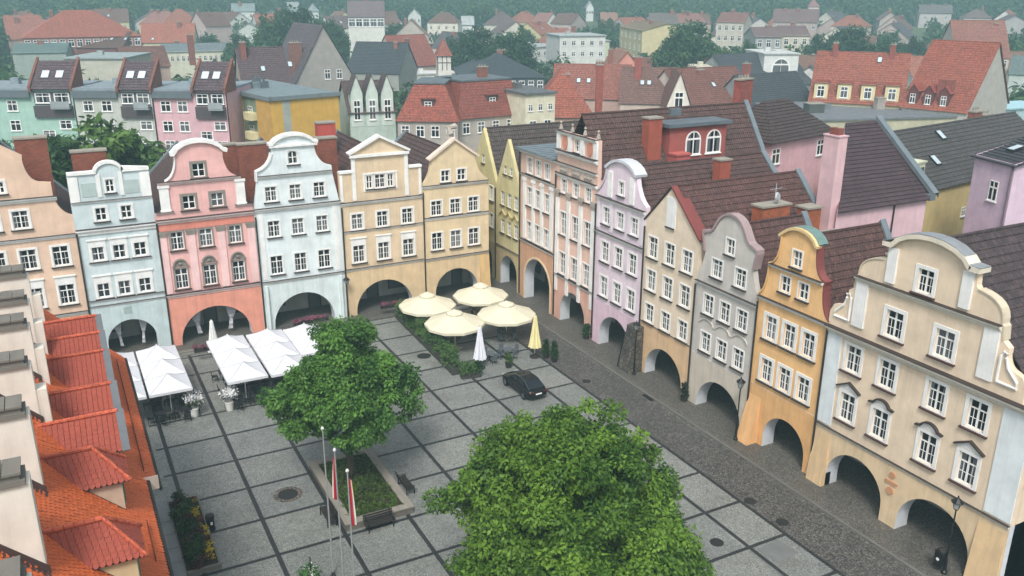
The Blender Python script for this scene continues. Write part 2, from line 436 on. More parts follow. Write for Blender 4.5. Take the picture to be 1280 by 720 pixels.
for x in xs: mb.poly([(x-.13, 12, .004), (x+.13, 12, .004), (x+.13, 74.6, .004), (x-.13, 74.6, .004)])
for j in range(-3, 13):
    y = GY0-CB*j
    for a, b in zip([3.3-.13]+xs[:-1], xs): mb.poly([(a+.13, y-.12, .004), (b-.13, y-.12, .004), (b-.13, y+.12, .004), (a+.13, y+.12, .004)])
struct('paving_bands', mb, M_BAND)
mb = MB(); mb.poly([(EDGE+.13, 8, .002), (38.1, 8, .002), (38.1, 120, .002), (EDGE+.13, 120, .002)]); struct('road', mb, M_ROAD)
mb = MB(); mb.box(38.1, 38.28, 8, 74, -.02, .10, skip='b'); struct('kerb', mb, plaster('6f6d68', .6))
mb = MB(); mb.poly([(37.75, 8, .006), (38.1, 8, .006), (38.1, 74, .006), (37.75, 74, .006)]); struct('gutter_channel', mb, setts('gutter', rgb('5c5a55'), rgb('74716b'), rgb('3d3b38'), .25))
mb = MB(); mb.box(38.28, 45.6, 8, 90, -.02, .10, skip='b'); struct('arcade_pavement', mb, M_WALK)
mb = MB(); mb.box(-12, 37.7, 74.6, 81.6, -.02, .14, skip='b'); struct('row_pavement', mb, M_WALK)
# slab strip along the foot of the red-roofed row
mb = MB(); random.seed(3)
for k in range(26):
    y = 14+k*1.45; mb.box(2.35, 3.08, y+.03, y+1.42, -.02, .03+random.uniform(-.004, .004), skip='b')
struct('slab_path', mb, plaster('8e9294', .7))

# ================================================================== windows
WIN = {}
def win_mesh(w_, h_, style):
    key = (round(w_, 2), round(h_, 2), style)
    if key in WIN: return WIN[key]
    arch = style == 'arch'
    out = arch_pts(0, w_/2, h_/2, -h_/2, 8, rise=w_*.32) if arch else [(-w_/2, -h_/2), (w_/2, -h_/2), (w_/2, h_/2), (-w_/2, h_/2)]
    f = MB(); t = .065
    inn = [(u*(1-2*t/w_), z*(1-2*t/h_)) for u, z in out]
    slab(f, out, [inn], .10, .07, back=False)
    H2, W2 = h_/2-t, w_/2-t
    f.box(-.05, .05, .095, .16, -H2, H2-.01)
    zt = h_*.17
    if h_ > 1.2:
        f.box(-W2, W2, .097, .16, zt, zt+.07)
        for s in (-1, 1):
            f.box(s*w_/4-.014, s*w_/4+.014, .12, .16, -H2, zt); f.box(min(s*.05, s*W2), max(s*.05, s*W2), .122, .16, -h_*.16-.014, -h_*.16+.014)
    else:
        f.box(-W2, W2, .097, .16, -.03, .03)
    p = MB(); p.poly([(u, .15, z) for u, z in (inn if area2(inn) > 0 else inn[::-1])])
    hm = (out if area2(out) > 0 else out[::-1])
    WIN[key] = (f.mesh('window_frame', M_WHITE), p.mesh('window_pane', M_GLASS), hm); return WIN[key]
def trim_mesh(w_, h_, tw, panel, ped, mat, sillm):
    key = ('t', round(w_, 2), round(h_, 2), tw, panel, ped, mat.name, sillm.name)
    if key in WIN: return WIN[key]
    s = MB(); W2, H2 = w_/2, h_/2
    outer = [(-W2-tw, -H2-tw*.4), (W2+tw, -H2-tw*.4), (W2+tw, H2+tw+panel), (-W2-tw, H2+tw+panel)]
    slab(s, outer, [[(-W2, -H2), (W2, -H2), (W2, H2), (-W2, H2)]], -.045, .05, back=False)
    if panel > .2:
        s.box(-W2-tw-.08, W2+tw+.08, -.13, .0, H2+tw+panel, H2+tw+panel+.1)
    pd = None
    z0 = H2+tw+.06
    if ped:
        pd = MB(); wv = W2+tw+.12
        prof = [(-wv, z0+.02), (0, z0+.48), (wv, z0+.02)] if ped == 'tri' else [(-wv, z0), (-wv*.62, z0+.06)]+bez((-wv*.62, z0+.06), (-wv*.4, z0+.52), (wv*.4, z0+.52), (wv*.62, z0+.06))+[(wv, z0)]
        coping(pd, prof, .09, -.2, .0)
        fl = prof+[(wv*.9, z0-.02), (-wv*.9, z0-.02)]
        slab(s, [(u, z) for u, z in fl], [], -.04, .04, back=False)
    sl = MB(); sl.box(-W2-tw-.06, W2+tw+.06, -.18, .02, -H2-tw*.4-.09, -H2-tw*.4)
    WIN[key] = (s.mesh('window_surround', mat), sl.mesh('window_sill', sillm), pd.mesh('window_pediment', M_FLASH) if pd else None); return WIN[key]

def cornice(mb, z, u0, u1, p=.28, h=.35, mi=0):
    mb.extr([(.02, z), (-p*.4, z), (-p*.5, z+h*.35), (-p*.85, z+h*.55), (-p, z+h*.7), (-p, z+h*.95), (.02, z+h*.95)], u0, u1, mi)
    mb.box(u0-.02, u1+.02, -p-.04, .02, z+h*.95+.003, z+h+.01, mi+1)

# ================================================================== town houses
def town_house(name, label, side, u0, W, prof, wall, ground, gz, rows, arches, ridge, eave, D, roof='523b36', corn=(), corn_mat=None,
               trim=None, coping_rng=None, coping_mat=None, coping_th=.14, pil=(), pil_mat=None, chim=(), roof_kind='gable', end_right=False, end_left=False, sill=None, pipe=True, extra=None, gtrim=None, group=None):
    if side == 'L': t = thing(name, label, 'house', (u0, 76.4, 0), 0, group or 'arcaded houses of the facing row')
    else: t = thing(name, label, 'house', (40.3, u0, 0), R(-90), group or 'arcaded houses of the right-hand row')
    wm = plaster(wall); gm = plaster(ground, .8); tm = trim or M_TRIM
    sm = sill or M_FLASH
    reveal = plaster('c9ccd0', .4)
    outer = [(0, gz)]+[(W, gz)]+prof[::-1]
    # drop duplicates
    o2 = []
    for p in outer:
        if not o2 or (abs(p[0]-o2[-1][0])+abs(p[1]-o2[-1][1])) > 1e-4: o2.append(p)
    holes = []; wins = []
    for rw in rows:
        us, z, w_, h_ = rw[:4]; op = rw[4] if len(rw) > 4 else {}
        for k, u in enumerate(us):
            fm, pm, hm = win_mesh(w_, h_, op.get('style', 'cross'))
            holes.append([(u+a, z+b) for a, b in hm]); wins.append((u, z, w_, h_, op, k))
    mb = MB(); slab(mb, o2, holes, 0, .4); mb.build('wall', wm, t)
    for u, z, w_, h_, op, k in wins:
        fm, pm, hm = win_mesh(w_, h_, op.get('style', 'cross'))
        f = place('window', fm, t, (u, 0, z)); place('pane', pm, f, (0, 0, 0))
        if op.get('trim', True):
            ped = op.get('ped'); ped = ped[k] if isinstance(ped, (list, tuple)) else ped
            a, b, c = trim_mesh(w_, h_, op.get('tw', .17), op.get('panel', 0), ped, op.get('mat', tm), sm)
            place('surround', a, f, (0, 0, 0)); place('sill', b, f, (0, 0, 0))
            if c: place('pediment', c, f, (0, 0, 0))
        else:
            sl = MB(); sl.box(-w_/2-.1, w_/2+.1, -.14, .02, -h_/2-.09, -h_/2); sl.build('sill', sm, f)
    # ground floor with its arches
    g = [(0, 0)]
    for uc, hw, top in arches: g += arch_pts(uc, hw, top)
    g += [(W, 0), (W, gz-.004), (0, gz-.004)]
    gw = MB(); slab(gw, g, [], -.03, 1.05, 0, 1); gw.build('ground_floor', [gm, reveal], t)
    if gtrim:
        for uc, hw, top in arches:
            r = MB(); coping(r, arch_pts(uc, hw, top), .22, -.09, -.03); r.build('arch_moulding', gtrim, t)
    # passage behind the arches
    pz = MB(); bm_ = plaster('b9b6b0', .9)
    pz.poly([(0, 4.2, 0), (W, 4.2, 0), (W, 4.2, gz-.3), (0, 4.2, gz-.3)]); pz.poly([(0, 1.02, gz-.3), (W, 1.02, gz-.3), (W, 4.2, gz-.3), (0, 4.2, gz-.3)][::-1])
    if end_left: pz.box(0, .4, 1.02, 4.2, 0, gz)
    if end_right: pz.box(W-.4, W, 1.02, 4.2, 0, gz)
    pz.build('passage', bm_, t)
    for k in range(max(1, int(W/2.6))):
        uc = (k+.5)*W/max(1, int(W/2.6)); isd = k % 2
        sh = MB(); ww, hh, zz = (.55, 1.2, 1.25) if isd else (.95, .95, 1.75)
        sh.box(uc-ww, uc+ww, 4.1, 4.2, zz-hh, zz+hh, 0, 'kb')
        for s in (-1, 1): sh.box(uc+s*ww-.05, uc+s*ww+.05, 4.05, 4.2, zz-hh, zz+hh, 1)
        sh.box(uc-ww+.05, uc+ww-.05, 4.05, 4.2, zz+hh-.08, zz+hh, 1)
        sh.build('shop_door' if isd else 'shop_window', [M_GLASS, flat('4a3628', .6)], t)
    # side and rear walls
    zl, zr = eave; bw = MB()
    zb = 0
    bw.poly([(0, .38, 4 if not end_left else 0), (0, .38, zl), (0, D, zl), (0, D, 0)])
    bw.poly([(W, .38, 4 if not end_right else 0), (W, D, 0), (W, D, zr), (W, .38, zr)])
    bw.poly([(W, D, 0), (0, D, 0), (0, D, zl), (W/2, D, ridge), (W, D, zr)])
    bw.build('rear_wall', wm, t)
    # roof
    rm = tiles(roof) if roof_kind == 'gable' else None; rb = MB()
    if roof_kind == 'gable':
        courses(rb, (W+.03, .35, zr), (W+.03, D+.2, zr), (W/2, D+.2, ridge), (W/2, .35, ridge))
        courses(rb, (-.03, D+.2, zl), (-.03, .35, zl), (W/2, .35, ridge), (W/2, D+.2, ridge))
        rb.tube([(W/2, .35, ridge+.03), (W/2, D+.2, ridge+.03)], .1, 6)
        rf = rb.build('roof', rm, t)
        vb = MB(); coping(vb, [(-.05, zl+.05), (W/2, ridge+.05), (W+.05, zr+.05)], .14, D-.2, D+.3); vb.build('rear_verge', M_ZINC, rf)
    else:
        rb.box(-.05, W+.05, -.45, D, zl, zl+.12); rb.box(-.1, W+.1, -.55, -.45, zl-.1, zl+.16)
        for k in range(8): rb.box(W*k/8, W*k/8+.04, -.4, D, zl+.12, zl+.17)
        rf = rb.build('roof', M_ZINC if roof == 'zinc' else flat(roof, .6), t)
    for cu, cy_, cw, cd, z0, z1, cm in chim:
        cb = MB(); cb.box(cu-cw/2, cu+cw/2, cy_-cd/2, cy_+cd/2, z0, z1); cb.box(cu-cw/2-.08, cu+cw/2+.08, cy_-cd/2-.08, cy_+cd/2+.08, z1+.003, z1+.14, 1)
        cb.build('chimney', [cm, M_STONE], rf)
    # trim
    if corn:
        for c in corn:
            z, p, h = c[:3]; a, b = (c[3], c[4]) if len(c) > 3 else (0.03, W-.03)
            cb = MB(); cornice(cb, z, a, b, p, h); cb.build('cornice', [corn_mat or tm, M_FLASH], t)
    if coping_rng is not None:
        cb = MB(); coping(cb, coping_rng, coping_th, -.14, .5); cb.build('gable_coping', coping_mat or tm, t)
    for a, b, z0, z1, pr in pil:
        pb = MB(); pb.box(a, b, -pr, .02, z0, z1-.22); pb.box(a-.06, b+.06, -pr-.07, .02, z1-.22, z1); pb.box(a-.05, b+.05, -pr-.05, .02, z0-.003, z0+.2)
        pb.build('pilaster', pil_mat or tm, t)
    if pipe:
        pb = MB(); pb.tube([(.06, -.14, .3), (.06, -.14, max(zl-.4, gz+2))], .07, 6); pb.build('drainpipe', M_DARK, t)
    if extra: extra(t, W)
    return t
BR = brickm(); BR2 = flat('99503f', .85, var=.15, name='terracotta'); PK = plaster('b5544a')
GREY = plaster('a59a90', .6)

# ---- the facing row, from left to right
c = 4.7
pA = sympath(c, [(4.65, 11.6), (4.65, 12.6), ('b', (4.3, 12.6), (3.7, 13.2), (3.55, 14.1)), (3.5, 14.1), (3.5, 15.35), (2.7, 15.45), ('b', (2.1, 15.6), (1.85, 16.4), (1.8, 17.2)), (1.85, 17.6), (0, 18.8)])
def exA(t, W):
    for s in (-1, 1):
        b = MB(); b.box(c+s*1.55-.42, c+s*1.55+.42, -.12, .02, 14.2, 17.3); b.build('gable_pilaster', M_TRIM, t)
    b = MB(); coping(b, [(c-2.3, 17.45), (c-1.9, 17.45), (c, 18.75), (c+1.9, 17.45), (c+2.3, 17.45)], .3, -.3, .5); b.build('pediment', M_TRIM, t)
town_house('town_house', 'peach house at the left end of the facing row, half hidden by the red roof', 'L', -8.6, 9.35, pA, 'dfc0a8', 'd8bca0', 4.3,
    [([3.7, 5.7], 12.65, 1.1, 1.4), ([1.3, 3.6, 5.75, 8.05], 9.4, 1.15, 1.6), ([1.3, 3.6, 5.75, 8.05], 6.15, 1.15, 1.65, dict(panel=.5)), ([4.7], 15.3, .6, .9, dict(style='arch'))],
    [(2.4, 1.6, 3.2), (6.8, 1.6, 3.2)], 17.0, (12.0, 12.0), 12, corn=[(4.3, .2, .25), (10.85, .22, .28), (13.95, .3, .35, .95, 8.45)], chim=[(7.25, 2.6, 2.3, 1.0, 13, 18.5, BR)], end_left=True, coping_rng=pA[1:6], coping_mat=M_TRIM)
c = 3.0
pB = path([(0, 11.3), (0, 15.75), (2.1, 15.75), ('a', (3.95, 15.75), .75), (6.05, 15.75), (6.05, 11.1)])
def exB(t, W):
    for a, b_ in ((.02, .72), (5.3, 6.03)):
        b = MB(); b.box(a, b_, -.1, .02, 13.6, 15.6); b.build('parapet_pier', M_TRIM, t)
    for a in (2.05, 3.7):
        b = MB(); b.box(a, a+.3, -.08, .02, 13.85, 15.7); b.build('dormer_pier', M_TRIM, t)
    b = MB(); b.box(2.65, 3.3, -.06, .02, 3.75, 4.35); b.build('plaque', plaster('9fb0ab'), t)
    drapes(t, 3.05, 1.95, 3.2)
    for a, e in ((.9, 1.95), (4.1, 5.15)):
        b = MB(); b.box(a, e, -.04, .02, 13.95, 15.05); b.build('wall_panel', plaster('aebcb8'), t)
def drapes(t, uc, hw, top):
    for k, (f0, f1) in enumerate(((-.55, -.05), (.05, .55))):
        b = MB(); n = 10
        for i in range(n):
            q = []
            for ii, jj in ((i, 0), (i, 1), (i+1, 1), (i+1, 0)):
                v = ii/n; wd = .22+.78*abs(1-1.7*v) if v < .6 else .22+.25*(v-.6)
                cx = uc+hw*(f1 if k else f0)*(1-.2*v); u = cx+(jj-.5)*hw*.42*wd
                q.append((u, .95+.05*math.sin(ii*2.1+jj), top-.35-(top-.9)*v))
            b.poly(q)
        b.build('curtain', flat('b9b9bd', .9, name='cloth'), t)
town_house('town_house', 'narrow pale blue house with a flat parapet and a small round-topped attic window', 'L', .75, 6.05, pB, 'c7d3d4', 'c1d0d0', 4.75,
    [([3.0], 14.7, .62, 1.05, dict(style='arch', tw=.12)), ([2.05, 3.95], 12.45, .8, 1.05), ([1.4, 3.0, 4.6], 9.2, .92, 1.15, dict(panel=.35, tw=.2)), ([1.4, 3.0, 4.6], 6.05, .92, 1.2, dict(panel=.45, tw=.2))],
    [(3.05, 1.95, 3.2)], 15.3, (11.5, 11.5), 12, corn=[(5.1, .12, .15), (4.6, .12, .16), (10.85, .3, .5), (13.4, .15, .18), (8.35, .06, .1, .6, 5.4)], coping_rng=pB[1:-1], coping_th=.22, extra=exB,
    chim=[(1.9, 2.6, 2.6, .9, 13, 17.15, BR)])
c = 4.0
pC = sympath(c, [(4.03, 11.4), (4.0, 12.0), (3.4, 12.05), (3.15, 12.4), (3.15, 14.35), (2.85, 14.6), ('b', (2.35, 14.8), (2.0, 15.3), (1.9, 16.3)), (1.95, 16.85), ('b', (1.4, 17.45), (.7, 17.85), (0, 17.85))])
def exC(t, W):
    g = plaster('8c857c', .7)
    for a, e in ((.55, 1.3), (6.7, 7.45)):
        b = MB(); b.box(a, e, -.13, .02, 12.1, 14.2); b.box(a-.08, e+.08, -.2, .02, 14.1, 14.3); b.box(a-.06, e+.06, -.18, .02, 12.02, 12.25); b.build('gable_pilaster', M_TRIM, t)
    for k, u in enumerate((.35, 2.65, 5.1, 7.65)):
        b = MB(); b.box(u-.32, u+.32, -.1, .02, 4.95, 10.2); b.build('pilaster', plaster('ecc6c2'), t)
        b = MB(); b.box(u-.42, u+.42, -.17, .02, 10.2, 10.42); b.box(u-.36, u+.36, -.14, .02, 9.95, 10.2); b.build('pilaster_capital', g, t)
    for u in (1.5, 3.85, 6.3):
        b = MB(); pts = [(-.62, 0), (-.5, .1)]+bez((-.5, .1), (-.45, .75), (.45, .75), (.5, .1))+[(.62, 0)]
        coping(b, [(u+a, 7.25+z) for a, z in pts], .1, -.2, 0.0); slab(b, [(u+a, 7.25+z) for a, z in pts], [], -.05, .05, back=False)
        b.lathe([(0, 0), (.16, .02), (.18, .1), (.08, .16), (0, .16)], (u, -.06, 7.42), 8); b.build('pediment', g, t)
    drapes(t, 3.9, 3.0, 3.25)
    b = MB(); b.box(.05, W-.05, -.06, .02, 10.45, 11.05); b.build('frieze', plaster('d98a78'), t)
    b = MB(); coping(b, [(c-2.25, 16.7), (c-1.95, 16.7)]+bez((c-1.95, 16.8), (c-1.2, 17.95), (c+1.2, 17.95), (c+1.95, 16.8))+[(c+2.25, 16.7)], .3, -.28, .5); b.build('gable_arch', M_TRIM, t)
gray = plaster('8f887f', .7)
town_house('town_house', 'salmon pink house with four pale pilasters and a curved gable', 'L', 6.8, 8.05, pC, 'e5b3ad', 'e39b86', 4.7,
    [([3.85], 15.35, 1.0, 1.15, dict(mat=gray, tw=.2)), ([2.8, 5.1], 12.7, 1.0, 1.15, dict(mat=gray, tw=.2)), ([1.5, 3.85, 6.3], 9.5, 1.05, 1.55, dict(mat=gray, tw=.12)), ([1.5, 3.85, 6.3], 6.15, 1.05, 1.8, dict(mat=gray, tw=.12))],
    [(3.9, 3.0, 3.25)], 15.6, (11.6, 11.6), 13, corn=[(4.5, .22, .35), (11.05, .35, .4), (14.3, .28, .3, .5, 7.2), (11.9, .2, .2, .1, 1.5), (11.9, .2, .2, 6.5, 7.95)], corn_mat=plaster('e0c9c4'), extra=exC, coping_rng=[p for p in pC if p[1] > 14.5 and p[0] < c-1.9], coping_th=.07,
    chim=[(7.4, 5.2, 1.4, .8, 12, 16.4, BR)])
c = 3.85
pD = sympath(c, [(3.87, 11.2), (3.35, 13.9), (3.3, 14.75), ('b', (2.5, 14.9), (1.9, 15.6), (1.85, 16.6)), (1.8, 17.0), ('b', (1.3, 17.55), (.7, 17.75), (0, 17.75))])
def exD(t, W):
    b = MB(); coping(b, [(c-2.15, 16.9), (c-1.8, 16.9)]+bez((c-1.8, 16.95), (c-1.1, 17.9), (c+1.1, 17.9), (c+1.8, 16.95))+[(c+2.15, 16.9)], .26, -.26, .5); b.build('gable_arch', M_TRIM, t)
    b = MB(); b.box(c-2.1, c+2.1, -.22, .02, 16.72, 16.9); b.build('gable_ledge', M_TRIM, t)
    for s in (-1, 1):
        b = MB(); b.box(c+s*3.35-.2, c+s*3.35+.2, -.05, .02, 4.95, 11.1); b.build('corner_strip', M_TRIM, t)
    for a in (c-3.55, c+3.3):
        b = MB(); b.box(a, a+.25, -.3, .02, .2, 4.4); b.build('buttress', plaster('dbe5e3'), t)
town_house('town_house', 'white house with bell-shaped gable beside the salmon pink house', 'L', 14.85, 7.75, pD, 'dde6e6', 'd6e2e1', 4.65,
    [([3.75], 15.75, .85, 1.15, dict(style='arch', tw=.12)), ([1.6, 3.75, 5.9], 12.7, 1.0, 1.3, dict(tw=.14)), ([1.6, 3.75, 5.95], 9.55, 1.05, 1.45, dict(tw=.1)), ([1.6, 3.75, 5.95], 6.2, 1.1, 1.7, dict(tw=.1))],
    [(3.75, 2.8, 3.25)], 15.4, (11.2, 11.2), 13, corn=[(4.5, .2, .25), (11.15, .3, .35), (14.1, .25, .25, .55, 7.1)], extra=exD, coping_rng=pD[1:10], coping_th=.12,
    chim=[(1.0, 3.5, 2.6, .9, 11, 16.6, BR)])
c = 3.9
pE = path([(0, 10.9), (0, 13.9), (1.3, 13.9), ('b', (1.45, 14.2), (1.5, 14.6), (1.5, 15.5)), (1.2, 15.55), (3.9, 16.95), (6.6, 15.55), (6.3, 15.5), ('b', (6.3, 14.6), (6.5, 14.2), (6.7, 13.9)), (8.0, 13.9), (8.0, 10.9)])
def exE(t, W):
    b = MB(); coping(b, [(1.0, 15.5), (3.9, 16.95), (6.8, 15.5)], .22, -.28, .5); b.build('pediment', M_TRIM, t)
    b = MB(); b.box(1.05, 6.75, -.25, .02, 15.25, 15.5); b.build('pediment_base', M_TRIM, t)
    for a, e in ((.06, .3), (1.2, 1.55), (6.3, 6.65), (7.7, 7.94)):
        b = MB(); b.box(a, e, -.09, .02, 11.3, 13.75 if a in (.06, 7.7) else 15.2); b.build('gable_strip', M_TRIM, t)
    b = MB(); b.box(.0, 1.3, -.16, .42, 13.9, 14.1); b.box(6.7, 8.0, -.16, .42, 13.9, 14.1); b.build('wing_coping', M_TRIM, t)
    b = MB(); b.box(2.25, 5.55, -.07, .02, 12.05, 12.2); b.box(2.25, 5.55, -.1, .02, 13.6, 13.75); b.box(2.25, 2.4, -.07, .02, 12.2, 13.6); b.box(5.4, 5.55, -.07, .02, 12.2, 13.6); b.build('window_band', M_TRIM, t)
town_house('town_house', 'ochre house with a triangular pediment and a triple attic window', 'L', 22.6, 8.0, pE, 'd8c2a3', 'd9bf98', 4.75,
    [([2.85, 4.9], 12.9, .55, 1.2, dict(tw=.1)), ([3.88], 12.9, .95, 1.25, dict(tw=.14)), ([1.5, 3.95, 6.45], 9.3, 1.05, 1.45), ([1.5, 3.95, 6.45], 6.2, 1.1, 1.65, dict(panel=.5))],
    [(3.85, 2.85, 3.3)], 15.6, (11.2, 11.2), 13, corn=[(4.6, .18, .22), (8.3, .14, .18), (10.9, .25, .3)], extra=exE, chim=[(-.2, 3.0, 1.9, .9, 11, 16.7, BR), (1.6, 9, 1.8, 1.0, 13, 17.2, PK)])
c = 3.45
pF = path([(0, 11.7), (.1, 12.15), ('b', (.6, 12.6), (.95, 13.3), (1.0, 14.4)), (.9, 14.5), (3.4, 16.15), (5.75, 14.5), (5.6, 14.4), ('b', (5.7, 13.4), (6.2, 12.5), (7.0, 12.1)), (7.05, 11.7)])
def exF(t, W):
    b = MB(); coping(b, [(.75, 14.35), (3.4, 16.12), (5.9, 14.35)], .2, -.24, .5); b.build('pediment', plaster('ddc9b8'), t)
    b = MB(); b.extr([(-.03, 4.45), (-.55, 0), (.6, 0), (.6, 4.45)], 6.0, 7.05); b.build('buttress', plaster('d8b681', .8), t)
    b = MB(); b.tube([(3.5, 1.2, 15.9), (3.5, 1.2, 16.6)], .35, 10); b.tube([(3.5, .9, 16.6), (3.3, 1.0, 17.1), (4.1, 1.2, 17.25)], .3, 8); b.build('chimney_hood', plaster('b9b0a4'), t)
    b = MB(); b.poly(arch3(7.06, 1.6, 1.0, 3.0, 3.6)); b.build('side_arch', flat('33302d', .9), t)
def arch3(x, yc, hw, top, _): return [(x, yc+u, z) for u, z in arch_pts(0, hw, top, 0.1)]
town_house('town_house', 'ochre house with a stepless pointed gable at the right end of the facing row', 'L', 30.6, 7.05, pF, 'dcc7a3', 'dac199', 4.6,
    [([2.45, 4.15], 12.75, .85, 1.1, dict(tw=.13)), ([1.45, 3.45, 5.4], 9.7, 1.08, 1.45, dict(tw=.13)), ([1.45, 3.45, 5.4], 6.4, 1.08, 1.7, dict(tw=.13))],
    [(3.45, 2.3, 3.35)], 15.0, (11.8, 11.8), 13, corn=[(4.5, .2, .22), (8.55, .2, .28), (11.7, .25, .28)], extra=exF, end_right=True)

# ---- the right-hand row, from far to near
pY = [(0, 10.7), (2.95, 15.95), (5.9, 10.7)]
town_house('town_house', 'plain yellow gabled house farthest back in the right-hand lane', 'R', 85.9, 5.9, pY, 'd3c793', 'c8b584', 4.2,
    [([2.9], 12.7, .7, .9, dict(trim=False)), ([1.3, 3.1, 4.8], 9.4, .85, 1.5, dict(tw=.1)), ([1.3, 3.1, 4.8], 6.45, .85, 1.5, dict(tw=.1))], [(3.4, 1.5, 3.6)], 15.9, (10.7, 10.7), 16, roof='50443f', end_left=True)
pY2 = [(0, 10.6), (2.65, 15.6), (5.35, 10.6)]
def exY2(t, W):
    for k in range(3):
        u = 1.55+k*1.4; b = MB(); coping(b, [(u-.7, 7.65), (u-.35, 7.75), (u, 8.1), (u+.35, 7.75), (u+.7, 7.65)], .14, -.16, 0.0); b.build('window_hood', plaster('b5a878'), t)
town_house('town_house', 'yellow gabled house with wavy window hoods beside the lane corner', 'R', 80.0, 5.35, pY2, 'd8cc9b', 'c4b085', 4.2,
    [([2.1, 3.3], 12.4, .7, .85, dict(trim=False)), ([1.5, 2.95, 4.4], 9.4, .85, 1.45, dict(trim=False)), ([1.5, 2.95, 4.4], 6.45, .85, 1.45, dict(trim=False))], [(2.9, 1.8, 3.5)], 15.55, (10.6, 10.6), 16, roof='50443f', corn=[(4.1, .12, .15)], extra=exY2)
pR0 = [(0, 15.15), (6.9, 15.15)]
def exR0(t, W):
    for u in (.95, 2.7, 4.35, 6.15):
        b = MB(); b.box(u-.24, u+.24, -.12, .02, 6.4, 12.2); b.build('pilaster', M_TRIM, t)
        b = MB(); b.box(u-.33, u+.33, -.19, .02, 12.2, 12.5); b.build('pilaster_capital', M_TRIM, t)
town_house('town_house', 'tan and pink house with white pilasters, a tall arch and a flat metal roof', 'R', 74.65, 6.9, pR0, 'd9b8a6', 'cda182', 6.05,
    [([1.85, 3.5, 5.2], 13.75, .9, 1.5, dict(tw=.12)), ([1.85, 3.5, 5.2], 10.75, .9, 1.8, dict(tw=.1)), ([1.85, 3.5, 5.2], 7.3, .9, 1.85, dict(tw=.1))], [(3.6, 2.5, 4.8)], 15.2, (15.2, 15.2), 14, roof='zinc', roof_kind='flat',
    corn=[(5.95, .2, .25), (12.6, .2, .22), (14.85, .3, .28)], extra=exR0, gtrim=plaster('dfc7a6'))
pR1 = [(0, 14.0), (0.1, 16.2), (.15, 17.85), (6.6, 17.85), (6.65, 16.2), (6.75, 14.0)]
def exR1(t, W):
    g = plaster('a79d92', .8)
    for u in (.35, 2.3, 4.35, 6.4):
        b = MB(); b.box(u-.24, u+.24, -.16, .02, 4.5, 12.2); b.build('pilaster', M_TRIM, t)
        b = MB(); b.box(u-.34, u+.34, -.24, .02, 12.2, 12.6); b.box(u-.28, u+.28, -.2, .02, 11.9, 12.2); b.build('pilaster_capital', g, t)
        b = MB(); b.box(u-.2, u+.2, -.14, .02, 2.9, 4.3); b.build('pier_panel', M_TRIM, t)
        b = MB(); b.box(u-.26, u+.26, -.16, .02, 16.3, 17.6); b.build('attic_pier', M_TRIM, t)
        b = MB(); b.lathe([(0, 0), (.2, .05), (.14, .3), (.05, .5), (.14, .62), (0, .8)], (u, .15, 17.95), 8); b.build('finial', g, t)
    for u in (1.35, 3.38, 5.4):
        b = MB(); b.box(u-.75, u+.75, -.06, .02, 14.2, 14.75); b.build('frieze_panel', plaster('bdb3a8'), t)
        for dx in (-.4, 0, .4):
            b = MB(); b.lathe([(0, .0), (.15, .02), (.17, .12), (0, .2)], (u+dx, -.1, 14.4), 8); b.build('frieze_rosette', g, t)
    for u in (1.35, 5.4):
        b = MB(); b.v = []; pts = [(u+.42*math.cos(a*math.pi/10), 16.95+.6*math.sin(a*math.pi/10)) for a in range(20)]
        slab(b, pts, [], -.07, .08, back=False); b.build('attic_oval', plaster('cf8f78'), t)
town_house('town_house', 'narrow ornate pink and white house with a tall attic above the frieze', 'R', 67.75, 6.75, pR1, 'e3bfae', 'dbae9c', 4.35,
    [([3.38], 16.95, .75, 1.1, dict(style='arch', tw=.12)), ([1.35, 3.38, 5.4], 13.0, .9, 1.25, dict(tw=.13)), ([1.35, 3.38, 5.4], 9.55, 1.0, 2.1, dict(tw=.13)), ([1.35, 3.38, 5.4], 5.75, 1.0, 2.05, dict(tw=.13))], [(3.3, 2.1, 3.4)], 19.6, (14.6, 14.6), 18.6,
    corn=[(4.3, .22, .25), (13.8, .25, .3), (14.85, .25, .25), (15.85, .4, .35), (17.6, .3, .3, .15, 6.6)], extra=exR1, roof='553c36',
    chim=[(5.6, 6.2, 1.0, 1.4, 14, 19.2, BR2)])
c = 3.5
pP = sympath(c, [(3.5, 13.3), (3.45, 13.75), ('b', (2.8, 14.0), (2.25, 14.7), (2.05, 15.7)), (2.05, 15.95), ('b', (1.4, 16.5), (.7, 16.65), (0, 16.65))])
def exP(t, W):
    for s in (-1, 1):
        b = MB(); b.box(c+s*1.55-.3, c+s*1.55+.3, -.12, .02, 13.55, 15.7); b.build('gable_pilaster', M_TRIM, t)
    b = MB(); coping(b, [(c-2.15, 15.85)]+bez((c-1.95, 15.9), (c-1.2, 16.95), (c+1.2, 16.95), (c+1.95, 15.9))+[(c+2.15, 15.85)], .22, -.24, .9); b.build('gable_arch', plaster('c9cbd0'), t)
    for u in (.3, 2.2, 4.8, 6.7):
        b = MB(); b.box(u-.22, u+.22, -.06, .02, 10.6, 13.1); b.build('pilaster', plaster('e4dbe0'), t)
town_house('town_house', 'lilac house with a white upper storey and a small arched attic', 'R', 61.0, 7.0, pP, 'e2d0d9', 'dec2ce', 4.2,
    [([3.5], 14.55, .7, 1.1, dict(style='arch', tw=.14)), ([1.5, 3.5, 5.5], 11.85, .95, 1.4, dict(tw=.16)), ([1.5, 3.5, 5.5], 8.7, 1.05, 1.7), ([1.5, 3.5, 5.5], 5.6, 1.05, 1.75)], [(3.4, 2.3, 3.3)], 16.25, (13.0, 13.0), 14.8,
    corn=[(10.1, .22, .28), (13.1, .3, .3)], coping_rng=pP[1:11], coping_th=.12, coping_mat=plaster('d3cdd3'), extra=exP, roof='533a35', chim=[(5.9, 8.2, .9, 1.1, 13, 16.6, BR2)])
